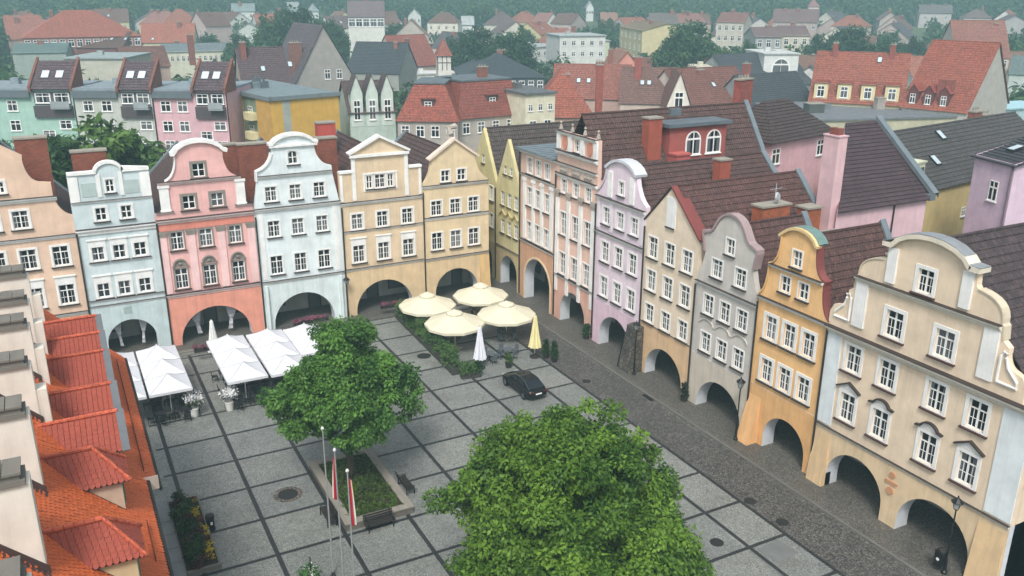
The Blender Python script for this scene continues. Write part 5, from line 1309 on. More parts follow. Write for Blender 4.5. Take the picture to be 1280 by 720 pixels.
    for wz, n, ww, wh, *m in wins:                         # wz below the eave
        u0, u1 = (m[0], m[1]) if len(m) > 1 else (W*.5/n, W-W*.5/n)
        for k in range(n):
            u = u0+(u1-u0)*k/(n-1) if n > 1 else (u0+u1)/2
            if cnt < 95: place('window', far_window(ww, wh, arch=len(m) > 2 and m[2]), t, (u, 0, hh-wz)); cnt += 1
    for wz, n, ww, wh in side_wins:                        # right-hand end wall
        for k in range(n):
            if cnt < 98: place('window', far_window(ww, wh), t, (W, D*(k+.5)/n, hh-wz), R(90)); cnt += 1
    for cu, cv, cw, cd, top, hx in chim:
        c_ = MB(); c_.box(cu-cw/2, cu+cw/2, cv-cd/2, cv+cd/2, hh-.5, hh+top); c_.box(cu-cw/2-.08, cu+cw/2+.08, cv-cd/2-.08, cv+cd/2+.08, hh+top+.003, hh+top+.15, 1)
        for j in range(max(1, int(cw/.5))): c_.tube([(cu-cw/2+.25+.5*j, cv, hh+top+.1), (cu-cw/2+.25+.5*j, cv, hh+top+.5)], .1, 6, 1)
        c_.build('chimney', [brickm(hx), M_STONE], rf)
    for u, fr in skyl:                                     # skylights lying on the front slope
        if kind in ('side', 'shed', 'hip'):
            dd = D/2 if kind != 'shed' else D; n_ = Vector((0, -rise, dd)).normalized(); up = Vector((0, dd, rise)).normalized(); p = Vector((u, dd*fr, hh+rise*fr))+n_*.16
            s_ = MB(); s_.obox(p, ((1, 0, 0), up, n_), (.42, .62, .06), 0); s_.obox(p+n_*.065, ((1, 0, 0), up, n_), (.34, .52, .012), 1); s_.build('skylight', [M_DARK, flat('b8c6cc', .15, var=.1)], rf)
    if extra: extra(t, W, D, hh, rf)
    return t
def E2(pl, pr, h): return hit(*pl, h), hit(*pr, h)
def dormer(parent, u, v, z, w_, h_, dep, wall, roof, rise=.8, win=True, kind='gable'):
    b = MB(); b.box(-w_/2, w_/2, 0, dep, 0, h_, 0, 'bk')
    r = MB()
    if kind == 'gable':
        b.poly([(-w_/2, 0, h_), (w_/2, 0, h_), (0, 0, h_+rise)])
        courses(r, (w_/2+.15, -.15, h_-.1), (w_/2+.15, dep+1, h_-.1), (0, dep+1, h_+rise), (0, -.15, h_+rise)); courses(r, (-w_/2-.15, dep+1, h_-.1), (-w_/2-.15, -.15, h_-.1), (0, -.15, h_+rise), (0, dep+1, h_+rise))
    else:
        courses(r, (-w_/2-.15, -.25, h_-.05), (w_/2+.15, -.25, h_-.05), (w_/2+.15, dep+1.5, h_+rise), (-w_/2-.15, dep+1.5, h_+rise))
    d = b.build('dormer', plaster(wall), parent, loc=(u, v, z)); r.build('dormer_roof', tiles(roof), d)
    if win: place('window', far_window(w_*.55, h_*.62), d, (0, -.01, h_*.5))
    return d

# -- prefabricated flats on the left
def flats(label, pl, pr, wall, wallb, split, first=True):
    P0, P1 = E2(pl, pr, 15.5)
    def ex(t, W, D, hh, rf):
        us = W*split
        b = MB(); b.box(-.1, us, -.5, .0, hh-1.0, hh-.05); b.build('eaves_band', flat('5c666b', .6), t)
        # loggia half: steep brown roof between brick firewalls
        b = MB(); courses(b, (us+.3, -.6, hh+.15), (W-.2, -.6, hh+.15), (W-.2, 3.4, hh+3.9), (us+.3, 3.4, hh+3.9)); b.build('steep_roof', tiles('57474c'), rf)
        for u in (us+.05, W-.2):
            b = MB(); q = [(-.7, hh-.2), (3.7, hh-.2), (3.7, hh+4.4), (-.7, hh+.6)]
            b.poly([(u, y, z) for y, z in q]); b.poly([(u+.35, y, z) for y, z in q][::-1])
            for k in range(4): a, c_ = q[k], q[(k+1) % 4]; b.poly([(u, a[0], a[1]), (u, c_[0], c_[1]), (u+.35, c_[0], c_[1]), (u+.35, a[0], a[1])][::-1])
            b.build('firewall', brickm('7d4336'), rf)
        for u in (us+(W-us)*.33, us+(W-us)*.66):
            n_ = Vector((0, -3.75, 4.0)).normalized(); up = Vector((0, 4.0, 3.75)).normalized(); s_ = MB(); p = Vector((u, 1.4, hh+2.03))+n_*.14
            s_.obox(p, ((1, 0, 0), up, n_), (.5, .65, .06), 0); s_.build('skylight', flat('c3ccd0', .2), rf)
        b = MB(); b.box(us+.3, W-.3, -.35, .0, hh-3.9, hh-2.2); b.build('loggia_parapet', flat('4c4446', .7), t)
        b = MB(); b.box(us+(W-us)*.5, W-.4, -1.1, -.35, hh-2.6, hh-2.45); b.box(us+(W-us)*.5, W-.4, -1.12, -1.08, hh-2.4, hh-1.5); b.build('balcony', flat('8f9698', .6), t)
        b = MB(); b.box(us+.4, W-.4, -.02, .02, hh-2.15, hh-.2); b.build('loggia_shade', flat('5b5358', .8), t)
        for u in (us+(W-us)*.28, us+(W-us)*.72): place('window', far_window((W-us)*.36, 1.4), t, (u, -.03, hh-1.1))
        for k in range(5):
            for u in (us*.3, us*.72):
                place('window', far_window(1.5, 1.5), t, (u, 0, hh-2.2-2.85*k))
            if k: place('window', far_window(1.8, 1.2), t, (us+(W-us)*.72, -.3 if False else 0, hh-2.4-2.85*k+.3)); place('window', far_window(1.8, 1.2), t, (us+(W-us)*.3, 0, hh-3.9-2.85*k+.4))
        b = MB(); b.tube([(W-.05, -.12, 0), (W-.05, -.12, hh)], .09, 6); b.build('drainpipe', M_DARK, t)
    return bg('apartment_block', label, 'apartment block', P0, P1, 15.5, 11, wall, '7f8a90', 0, 'flat', group='prefabricated flats behind the facing row', extra=ex, over=.05)
flats('mint green block of flats at the left edge behind the row', (-52, 113), (91, 113), '9fc0b2', 'a5b9ae', .62)
flats('pale grey block of flats between the mint and the pink one', (91, 113.5), (190, 114), 'b9bcb4', 'b9bcb4', .56)
flats('pink block of flats beside the yellow building', (190, 114), (283, 114.5), 'd0a9ae', 'd0a9ae', .54)
# -- yellow building with a blank end wall
P0, P1 = hit(338, 125, 14.5), Vector((39.35, 130.6, 14.5))
def exY(t, W, D, hh, rf):
    b = MB(); b.box(W*.16, W*.27, -.03, .0, 0, hh-.05); b.build('grey_stripe', plaster('a3aaa0'), t)
    for k, (a, e, hx) in enumerate(((.0, .18, 'c39a52'), (.18, .38, '7f8f78'), (.38, .55, 'c39a52'), (.55, .8, '7f8f78'), (.8, 1.0, 'c39a52'))):
        b = MB(); b.box(-.25 if k % 2 == 0 else -.06, -.0, D*a+.02, D*e-.02, 0, hh-.1); b.build('facade_panel', plaster(hx), t)
        if k % 2:
            for j in range(5): place('window', far_window(1.5, 1.5), t, (-.07, D*(a+e)/2, hh-2.3-2.85*j), R(-90)); 
        if k % 2:
            for j in range(4):
                b = MB(); b.box(-1.2, -.1, D*a+.2, D*a+2.6, hh-3.4-2.85*j, hh-2.3-2.85*j); b.build('balcony', plaster('d6cfa4'), t)
    b = MB(); b.box(-.3, W+.3, -.3, .0, hh-.15, hh+.42); b.box(-.45, -.0, -.3, D+.3, hh-.15, hh+.42); b.build('parapet', flat('707a7c', .6), rf)
    for u, v in ((W*.45, D*.5), (W*.6, D*.75), (W*.3, D*.8)):
        b = MB(); b.box(u-.6, u+.6, v-.4, v+.4, hh+.3, hh+1.3); b.tube([(u, v, hh+1.3), (u, v, hh+2)], .2, 6); b.build('roof_vent', flat('596064', .7), rf)
bg('apartment_block', 'ochre yellow building with a blank end wall and one grey stripe', 'apartment block', P0, P1, 14.5, 25, 'cfa650', '6f7d80', 0, 'flat', over=.1, extra=exY)

def EB(name, label, pl, pr, h, D, wall, roof, rise=4.0, kind='side', cat='house', **k):
    P0, P1 = E2(pl, pr, h); return bg(name, label, cat, P0, P1, h, D, wall, roof, rise, kind, **k)
# -- closer roofs on the right, behind the right-hand row
bg('town_house', 'pink house with a hipped brown roof behind the cream gabled house', 'house', (61.5, 63.1, 16.0), (72.0, 65.6, 16.0), 16, 7.0, 'd3aab0', '463734', rise=3.2, kind='hip', wins=[(1.6, 1, 1.4, 1.5, .8, 1.0), (1.6, 1, 1.3, 1.6, 8.9, 9.1)], chim=[(4.0, 6.5, 2.2, .8, 5.0, '9b4138')], over=.5)
def exPk(t, W, D, hh, rf):
    b = MB(); b.box(W-.1, W+.5, -.4, .5, hh-.3, hh+.2); q = [(-.5, hh-.1), (D/2, hh+5.3), (D/2, hh+5.7), (-.5, hh+.35)]
    b.poly([(W+.1, y, z) for y, z in q][::-1]); b.poly([(W+.7, y, z) for y, z in q]); b.poly([(W+.1, q[3][0], q[3][1]), (W+.7, q[3][0], q[3][1]), (W+.7, q[2][0], q[2][1]), (W+.1, q[2][0], q[2][1])]); b.build('verge_sheet', M_ZINC, rf)
    b = MB(); b.box(-.3, .6, .4, 1.9, hh-7, hh+5.4); b.box(-.36, .66, .34, 1.96, hh+5.4, hh+5.5); b.build('chimney', plaster('d8b5b8'), t)
    b = MB(); b.box(-.1, .4, .7, 1.6, hh+5.5, hh+6.0); b.build('chimney_pots', brickm('8a4034'), t)
    b = MB(); b.tube([(W*.62, -.1, 0), (W*.62, -.1, hh-.2)], .07, 6); b.build('drainpipe', M_DARK, t)
bg('town_house', 'pink rear building under one big plain brown roof slope', 'house', (52.4, 46.2, 14.0), (62.3, 46.0, 14.0), 14, 12.5, 'd6b6bc', '47353a', rise=5.3, kind='wedge', skyl=[(3.4, .3)], extra=exPk, over=.35)
Pq0, Pq1 = Vector((70.9, 52.4, 12.5)), Vector((97.0, 56.4, 12.5))
def exYw(t, W, D, hh, rf):
    b = MB(); b.box(-2.2, -.2, .5, 3.2, hh-.5, hh+2.4); b.box(-2.3, -.1, .4, 3.3, hh+2.4, hh+2.55); b.build('glazed_dormer', flat('c9ccb0', .6), t)
    b = MB(); b.box(-2.0, -.4, .44, .5, hh, hh+2.0); b.build('dormer_glass', glassm('1d3d3a'), t)
    b = MB(); [b.tube([(W*.05+.5*k, -.9, hh-9.5), (W*.05+.5*k, -.9, hh-8.3)], .18, 8) for k in range(3)]; b.build('chimney_pots', M_DARK, t)
bg('town_house', 'olive yellow rear house with a dark moss-grey roof', 'house', Pq0, Pq1, 12.5, 11, 'c7b37d', '4a4644', rise=4.3, kind='side', wins=[(3.2, 1, .7, .9, 7.2, 7.4)], skyl=[(1.0, .45), (4.5, .4), (9, .8)], extra=exYw, over=.3)
P0, P1 = Vector((70.2, 47.8, 16.5)), Vector((69.0, 43.4, 16.5))
def exLi(t, W, D, hh, rf):
    b = MB(); b.box(1.0, W-1, -.3, .0, hh-8.6, hh-8.3); b.build('ledge', flat('5a2d30', .7), t)
    b = MB(); b.tube([(W-.15, -.1, hh-12), (W-.15, -.1, hh)], .08, 6); b.build('drainpipe', flat('6f6068', .6), t)
bg('town_house', 'lilac rear house with one dark window near the right edge', 'house', P0, P1, 16.5, 9, 'd3bccb', '3b3b40', rise=2.5, kind='shed', wins=[(2.6, 1, 1.0, 1.7, 2.6, 2.8)], skyl=[(1.8, .25)], chim=[(3.2, 4, 1.6, 1.0, 3.6, '7a5a50')], extra=exLi)
P0, P1 = G(1266, 244, 12.5), G(1320, 262, 12.5)
bg('town_house', 'lilac house with a slate roof cut by the right edge', 'house', P0, P1, 12.5, 10, 'c7aecb', '2f3338', rise=5.5, kind='side', wins=[(2.2, 2, 1.3, 1.7)], skyl=[(1.0, .5)])
bg('garden_wall', 'brick outbuilding with a flat roof behind the large cream corner house', 'outbuilding', (46.5, 33.5, 10.3), (56, 34.5, 10.3), 10, 5, '9a5a48', '5b4a44', 0, 'flat', over=.1)
bg('rear_building', 'white-walled rear wing behind the grey and yellow houses', 'outbuilding', (50.8, 43.5, 10.8), (53, 46.0, 10.8), 10, 6, 'c9cccb', '4a3330', rise=1.5, kind='shed', over=.1)
for (u, v, a, z1, lb) in ((46.7, 47.3, 2.7, 14.7, 'old brick chimney block with aerials behind the grey house'), (50.3, 47.0, 1.4, 14.2, 'smaller red chimney right of the old brick chimney block'), (46.4, 41.2, 1.9, 14.0, 'low brick chimney behind the yellow-orange house'), (47.9, 37.0, 2.0, 13.6, 'second low brick chimney behind the yellow-orange house')):
    t = thing('brick_chimney', lb, 'chimney', (u, v, 0)); b = MB(); b.box(-a/2, a/2, -.55, .55, 0, z1); b.build('stack', brickm('a4492c', 'b79a6a'), t)
    b = MB(); b.box(-a/2-.1, a/2+.1, -.65, .65, z1, z1+.14); b.build('cap', M_STONE, t)
    if a > 2.5: b = MB(); b.tube([(.3, 0, z1), (.3, 0, z1+1.6)], .03, 5); b.tube([(-.3, 0, z1+1.2), (.9, 0, z1+1.2)], .02, 5); b.tube([(.1, -.4, z1+.7), (.14, -.5, z1+.72)], [.35, .3], 10); b.build('aerial', flat('a9adb0', .5), t)
# wide shed dormer with arched windows on the ornate house's roof
P0, P1 = Vector((47.9, 61.4, 18.4)), Vector((54.2, 61.4, 18.4))
def exT(t, W, D, hh, rf):
    for u in (2.6, 4.9): place('window', far_window(1.7, 2.1, arch=True), t, (u, 0, hh-1.5))
    b = MB(); b.box(.0, 1.5, -1.1, .0, hh-6, hh-2.3); b.box(-.1, 1.6, -1.2, .0, hh-2.3, hh-2.15); b.build('stair_head', plaster('b5615a'), t)
bg('roof_house', 'terracotta rooftop storey with two arched windows under a grey lean-to roof', 'rooftop storey', P0, P1, 18.4, 5.0, 'a05a52', '5d666c', 0, 'flat', over=.35, extra=exT)
# -- mid distance: mansard block, tenements, red roofs
def exM(t, W, D, hh, rf):
    dormer(rf, W*.5, 1.0, hh+1.0, 2.0, 2.2, 1.5, '5a4a48', '7a3f36', .3, kind='shed')
EB('tenement', 'long red mansard house with grey walls, left half', (497, 151), (572, 152), 10.5, 14, 'a8a198', '9a4234', rise=5.2, kind='mansard', wins=[(1.6, 4, 1.3, 1.7)], extra=exM, cat='tenement')
EB('tenement', 'long red mansard house with grey walls, right half', (573, 149), (664, 141), 10.5, 14, 'b0a89d', '8e3f36', rise=5.2, kind='mansard', wins=[(1.6, 5, 1.3, 1.7)], extra=exM, cat='tenement', chim=[(8, 6, 1.6, .8, 7, '8f4a3c')])
EB('tenement', 'narrow cream house end right of the red mansard houses', (657, 119), (694, 117), 14, 12, 'd8d2b8', '5b5f60', rise=0, kind='flat', wins=[(2, 3, .8, 1.0), (5.2, 2, 1.3, 2.4)], cat='tenement')
def exG(t, W, D, hh, rf):
    for k in range(3): dormer(t, W*(k+.5)/3, -.05, hh-2.2, W*.26, 5.0, 3.0, 'c3cfc4', '5a4a48', 2.8)
EB('tenement', 'greenish house with three tall pointed gables beside the yellow building', (437, 141), (494, 139), 11.5, 14, 'b3c2b6', '5d4a48', rise=4, kind='side', wins=[(5.5, 5, 1.0, 1.8), (8.5, 5, 1.0, 1.8)], extra=exG, cat='tenement')
def exTr(t, W, D, hh, rf):
    b = MB(); b.box(W*.15, W*.5, -.3, .3, hh-.4, hh+1.0); b.build('sign_board', flat('c4c6c2', .7), t)
EB('tenement', 'old grey house with a big plain gable end and lean-to skylights', (368, 108), (446, 104), 11, 18, 'a19d97', '5f565a', rise=11.5, kind='front', wins=[(-2, 2, 1.2, 1.9, 7, 9.5)], chim=[(2, 4, 2.4, 1.2, 8, '8a5a50')], cat='tenement')
EB('hall', 'long dark-roofed hall right of the big grey gable', (434, 90), (498, 92), 9, 16, '9a9a94', '3b4246', rise=7, kind='side', cat='hall')
EB('house', 'red-roofed house with a half-timbered corner turret', (500, 84), (548, 80), 8, 14, 'b9a79a', '9b4a40', rise=8, kind='side', chim=[(6, 5, 1, 1, 7, '8a4a40')])
def exTu(t, W, D, hh, rf):
    for k in range(4):
        b = MB(); b.box(W*k/3-.09, W*k/3+.09, -.05, .01, hh-3.4, hh); b.build('timber', flat('3a2c28', .8), t)
    b = MB(); b.box(0, W, -.045, .01, hh-1.8, hh-1.6); b.build('timber_beam', flat('3a2c28', .8), t)
EB('turret', 'half-timbered white turret with a red pointed roof', (547, 69), (564, 69), 15, 5, 'd9d6cc', '9a4a40', rise=3.6, kind='hip', extra=exTu, cat='turret')
EB('pavilion', 'pale flat canopy with a white edge below the half-timbered turret', (508, 94), (572, 92), 7, 8, 'd2d0c8', 'c9cac6', 0, 'flat', cat='pavilion')
EB('theatre', 'wide dark-roofed theatre with tall white-framed windows', (577, 97), (681, 96), 8.5, 30, '4c5254', '454c50', rise=5.0, kind='hip', wins=[(2.4, 9, 1.5, 3.0)], cat='theatre')
for k, (pl, pr, h, D, hx, lb) in enumerate((((660, 60), (703, 58), 11, 14, 'c9cbc6', 'white stepped modern block, left wing'), ((700, 46), (757, 45), 16, 14, 'cfd0ca', 'white stepped modern block, taller rear wing'), ((722, 53), (760, 52), 13, 9, 'bfc4c0', 'grey-white modern block with a row of round windows'), ((745, 52), (762, 51.5), 14, 10, 'c7d0b4', 'pale green stair tower on the modern white block'))):
    EB('modern_block', lb, pl, pr, h, D, hx, '9aa09e', rise=0, kind='flat', wins=[(1.8, 5, 1.2, 1.2), (4.8, 5, 1.2, 1.2)] if k != 3 else [], cat='block')
EB('tenement', 'white gable end of a low house before the theatre', (755, 84), (812, 86), 8, 10, 'd4d1c8', '8a4a44', rise=2.5, kind='side', cat='tenement')
EB('house', 'salmon house with a half-hipped gable and one wide window', (758, 96), (808, 96), 11, 14, 'cf8f80', 'a9675c', rise=5.5, kind='front', wins=[(-.3, 1, 3.6, 2.0)])
EB('house', 'red tiled roof left of the ornate attic, lower of two', (664, 146), (742, 146), 9, 14, 'b89a88', 'a34a3a', rise=7.5, kind='hip', skyl=[(8, .4)], chim=[(6, 5, 1.4, .9, 6.5, '9a4436'), (12, 6, 1.2, .9, 8, '9a4436')])
EB('house', 'red tiled roof with dormers left of the ornate attic, upper of two', (690, 122), (786, 124), 9, 13, 'b79b8e', '9a5048', rise=6, kind='side', skyl=[(5, .5), (7, .5), (14, .4)], chim=[(9, 6, 1.6, .9, 6.5, '8f4a40')])
EB('house', 'dusky red roof with paired skylights in the middle of the picture', (775, 128), (845, 130), 9, 14, 'c5b4a6', '7d4d4a', rise=6, kind='side', skyl=[(4, .55), (5.3, .55), (10, .5), (11.3, .5)], chim=[(3, 5, 1.4, .9, 8, '9a4a40')])
EB('house', 'white gable with one tall dark window before a brown-red roof', (833, 134), (863, 134), 9, 12, 'd8d2c6', '7d4540', rise=6.3, kind='front', wins=[(-1.2, 1, 1.6, 3.0)])
EB('house', 'brown-red roof with two skylights and a white turret cap', (858, 132), (945, 126), 9, 14, 'c9bcb0', '81453f', rise=6.0, kind='side', skyl=[(9, .5), (13, .5)])
EB('villa', 'cream flat-roofed villa with small square windows, left of the arched hall', (823, 98), (892, 98), 9, 12, 'cfcaa6', 'b3b0a0', rise=0, kind='flat', wins=[(2.0, 8, 1.0, 1.3), (5, 8, 1.0, 1.3)], cat='villa')
EB('villa', 'taller cream wing at the right end of the cream villa', (871, 86), (892, 86), 12.5, 9, 'd3cda8', 'bdb9a4', rise=0, kind='flat', wins=[(2.0, 3, .9, 1.4), (5, 2, 1.1, 2.2)], cat='villa')
EB('hall', 'low white hall in front of the arched hall', (910, 94), (969, 92), 8, 10, 'd0d3ce', '9ea5a4', rise=0, kind='flat', wins=[(2.0, 5, 1.8, 1.4)], cat='hall')
def exA2(t, W, D, hh, rf): place('window', far_window(W*.55, 4.2, arch=True), t, (W*.5, 0, hh-3.0))
EB('arched_hall', 'white hall with one large half-round window', (956, 68), (999, 68), 15, 14, 'd6d8d4', 'b9bcb8', rise=0, kind='flat', extra=exA2, cat='hall')
EB('warehouse', 'dark slate roof left of the cream-dormered red roofs, upper', (925, 112), (1018, 104), 8, 18, '8a8c8c', '45494d', rise=7, kind='side', skyl=[(14, .7)], cat='hall')
EB('warehouse', 'dark slate roof behind the hipped brown roof, lower', (940, 131), (1016, 124), 9, 10, '8a8c8c', '3f4448', rise=5, kind='side', chim=[(3, 5, 1.4, .9, 7, '9b4a40')], cat='hall')
def exD4(t, W, D, hh, rf):
    for k in range(4): dormer(rf, W*(.11+.255*k), .3, hh+.2, W*.15, 3.2, 4.5, 'd8cba0', '9e4f40', .5, kind='shed')
EB('tenement', 'red-roofed house with four cream dormers', (1012, 126), (1128, 132), 10, 15, 'cabf9c', '9c4a3c', rise=8.5, kind='side', extra=exD4, chim=[(3, 7, 1.0, .8, 10, '8f4a40'), (13, 7, 1, .8, 10, '8f4a40')], skyl=[(11, .85)], cat='tenement')
def exD3(t, W, D, hh, rf):
    for k in range(3): dormer(rf, W*(.14+.24*k), .4, hh+.2, W*.15, 2.6, 3.5, '6a3a36', '9a463a', 1.2)
    b = MB(); b.box(W-6, W-3.4, 1.5, 2.5, hh, hh+5); b.build('chimney', brickm('8f4438'), rf)
EB('tenement', 'red-roofed house with three brown dormers and a pale gable end', (1127, 133), (1208, 141), 10, 20, 'b9b4ac', '9e4738', rise=11, kind='side', extra=exD3, cat='tenement')
EB('workshop', 'wide flat grey roof with roof lights in front of the dormered red houses', (1020, 152), (1196, 147), 9, 22, 'b9b39a', '6c7074', rise=0, kind='flat', chim=[(4, 8, 3, 2, 1.8, '3a4a48'), (18, 10, 1.6, 1.2, 2.2, 'b0a8a0')], cat='workshop')
EB('house', 'pale teal flat-roofed house at the right edge behind the slate roof', (1246, 138), (1320, 134), 8, 8, 'a9c4c8', '9fc3cc', 0, 'flat')
EB('house', 'red-roofed house with a big chimney far right behind the dormered roofs', (1195, 72), (1262, 72), 12, 14, 'c6bdb0', '98524a', rise=9, kind='side', wins=[(1.6, 6, 1.2, 1.8)])
EB('house', 'low red roof at the right edge below the wooded hill', (1262, 92), (1330, 95), 9, 12, 'b9c2bc', '6a7a78', rise=4, kind='side')
# -- left background
EB('school', 'large school with broad orange-red hipped roofs', (28, 47), (176, 44), 14, 24, '9d6a60', 'b0584c', rise=7, kind='hip', wins=[(1.8, 14, 1.6, 2.0)], cat='school')
EB('school_wing', 'orange-red roofed left wing of the school', (10, 49), (56, 48), 10, 14, 'a98e80', 'a85a50', rise=7, kind='side', cat='school')
EB('school_wing', 'long orange-red roofed right wing of the school', (176, 53), (242, 53), 8, 14, 'cfc7a8', 'b0584a', rise=6, kind='side', wins=[(2, 8, 1.0, 1.4)], cat='school')
EB('workshop', 'long cream wall with a row of small windows below the school wing', (204, 65), (286, 63), 8, 12, 'd2cfba', '7c8688', rise=2, kind='side', wins=[(2.2, 12, .9, 1.6)], cat='workshop')
EB('workshop', 'pale blank-walled building behind the flats', (80, 74), (155, 74), 15, 16, 'b9b7a8', '8d9896', rise=0, kind='flat', wins=[(6, 1, 1.6, 2.2, 5, 5.2)], cat='workshop')
EB('workshop', 'low greenish roof at the left behind the flats', (15, 66), (82, 65), 11, 14, '9aa59c', '6f8480', rise=2, kind='side', cat='workshop')
EB('house', 'dark roof with many roof lights in front of the school', (30, 58), (152, 60), 11, 16, '7a4a44', '6d4440', rise=4, kind='side', skyl=[(k*4+4, .5) for k in range(9)])
EB('house', 'red-brown roof between the blank building and the pink flats', (155, 84), (212, 82), 12, 14, 'b9a294', '7d4a46', rise=4, kind='side', chim=[(16, 5, 1.4, .9, 6.5, '8f4a40')])
def exDm(t, W, D, hh, rf):
    b = MB(); n = 14; pts = [(W/2-W*.5*math.cos(math.pi*k/n), hh+W*.38*math.sin(math.pi*k/n)) for k in range(n+1)]
    for k in range(n): b.poly([(pts[k][0], -.1, pts[k][1]), (pts[k+1][0], -.1, pts[k+1][1]), (pts[k+1][0], D, pts[k+1][1]), (pts[k][0], D, pts[k][1])])
    slab(b, pts, [], -.1, .2, back=False); b.build('vault', flat('9aa29e', .7, name='vault_sheet'), rf)
EB('hall', 'barrel-vaulted pale hall behind the pink flats', (262, 96), (302, 96), 13, 14, 'a9ada4', '8d9693', 0, 'flat', extra=exDm, cat='hall')
EB('house', 'brown roof with skylights behind the yellow building', (304, 106), (362, 104), 13, 12, 'a9988c', '59474a', rise=6, kind='side', skyl=[(4, .4), (9, .5)], chim=[(1, 5, 1, 2, 7, '8a4a42')])
def exV(t, W, D, hh, rf):
    b = MB(); slab(b, [(W*.35, hh-.5), (W*.35, hh+1.5)]+[(W*.5-W*.15*math.cos(math.pi*k/8), hh+1.5+W*.12*math.sin(math.pi*k/8)) for k in range(9)]+[(W*.65, hh+1.5), (W*.65, hh-.5)], [], -.3, .5); b.build('curved_gable', M_TRIM, t)
EB('villa', 'white villa with a curved gable on the hillside', (440, 44), (486, 44), 8, 14, 'd6d2bc', '6d5658', rise=5, kind='hip', wins=[(2, 5, 2.0, 2.0)], extra=exV, cat='villa')
EB('villa', 'tall white villa with a row of windows above the curved-gabled one', (435, 21), (480, 21), 17, 14, 'd9d8d0', '7a6a6c', rise=5, kind='side', wins=[(2.0, 5, 2.4, 2.6)], cat='villa')
EB('house', 'faded red roof right of the hillside villas', (492, 46), (536, 46), 9, 14, 'b7aea4', '9a655c', rise=6, kind='front')
# street fronts right of the centre
EB('tenement', 'tall cream tenement with a bay front on the far street', (775, 31), (803, 40), 15, 16, 'cbbf96', '8c7a60', rise=2, kind='side', wins=[(2, 5, 1.2, 2), (5.5, 5, 1.2, 2), (9, 5, 1.2, 2)], cat='tenement')
EB('house', 'yellow gabled house on the far street', (804, 52), (838, 52), 9, 14, 'd8cc94', '6c6468', rise=7, kind='front', wins=[(-1.5, 1, 1.2, 1.8)])
EB('tenement', 'grey tenement behind the yellow gabled house of the far street', (815, 29), (848, 29), 16, 14, 'b7bab6', '77706c', rise=3, kind='side', wins=[(2, 5, 1.2, 1.8), (5.5, 5, 1.2, 1.8)], cat='tenement')
EB('tenement', 'pale tenement among trees right of the far street', (896, 27), (930, 28), 15, 14, 'c3bcae', '8a625a', rise=3, kind='side', wins=[(2, 4, 1.2, 1.8), (5.5, 4, 1.2, 1.8), (9, 4, 1.2, 1.8)], cat='tenement')
EB('tenement', 'grey tenement left above the arched hall', (945, 46), (978, 46), 14, 14, 'a5a7a2', '7d6664', rise=2.5, kind='side', wins=[(2, 3, 1.4, 2.2), (6, 3, 1.4, 2.2)], cat='tenement')
EB('tenement', 'cream tenement right above the arched hall', (978, 44), (1012, 44), 14, 14, 'c9c3b0', '7d6664', rise=2.5, kind='side', wins=[(2, 3, 1.4, 1.8), (5.5, 3, 1.4, 1.8), (9, 3, 1.4, 1.8)], cat='tenement')
EB('tenement', 'long dark-roofed tenement high on the right hillside', (966, 27), (1022, 28), 10, 12, 'ac9a94', '7a5f5c', rise=5, kind='side', wins=[(2, 6, 1.2, 1.6)], cat='tenement')
# scattered far houses on the wooded hill
for k, (x0, x1, y, hx, rx_, lb) in enumerate(((290, 318, 14, 'd3d6d2', '8d9a98', 'tiny white house left of the tall trees on the hill'), (268, 284, 34, 'cfd4d0', 'a9b0ae', 'white flat house left of the big tree group'), (293, 330, 40, 'c3c8c0', '8a9690', 'pale flat-roofed house beside the big tree group'), (361, 374, 12, 'd6d8d6', 'a0a8a6', 'tiny white house above the big tree group'), (384, 398, 14, 'cfd2d0', '8f9a98', 'tiny pale house right above the big tree group'),
        (510, 526, 20, 'c9ccc6', '7f908c', 'tiny pale house on the hill right of the tall white villa'), (578, 592, 31, 'd8dad6', 'b9bebc', 'tiny white house alone in the dark forest'), (592, 608, 46, 'c5b2a8', 'a86a60', 'tiny red-roofed house in the dark forest'), (733, 742, 10, 'd9dad8', 'a9b0b0', 'tiny white tower house at the top of the hill'), (752, 772, 26, 'b98f86', 'a5685e', 'small red gabled house above the white modern block'), (1011, 1024, 8, 'd3c6c0', '9a6a64', 'small house high on the hill left of centre right'),
        (1100, 1125, 25, 'b0a29a', '7d5f5a', 'small red-brown house halfway up the right hill'), (1150, 1190, 16, 'b7b0ac', '6f6a68', 'row house high on the right hill'), (1205, 1240, 22, 'bdb6b2', '78625e', 'brown-roofed house high on the right hill'), (1245, 1290, 30, 'a9a4a2', '6a5a58', 'dark-roofed house at the right edge of the hill'))):
    P0, P1 = E2((x0, y), (x1, y), 7)
    bg('hill_house', lb, 'house', P0, P1, 7, 10, hx, rx_, rise=3.5, kind=('side', 'hip', 'front')[k % 3], wins=[(2.2, 3, 1.1, 1.4)], over=.4)

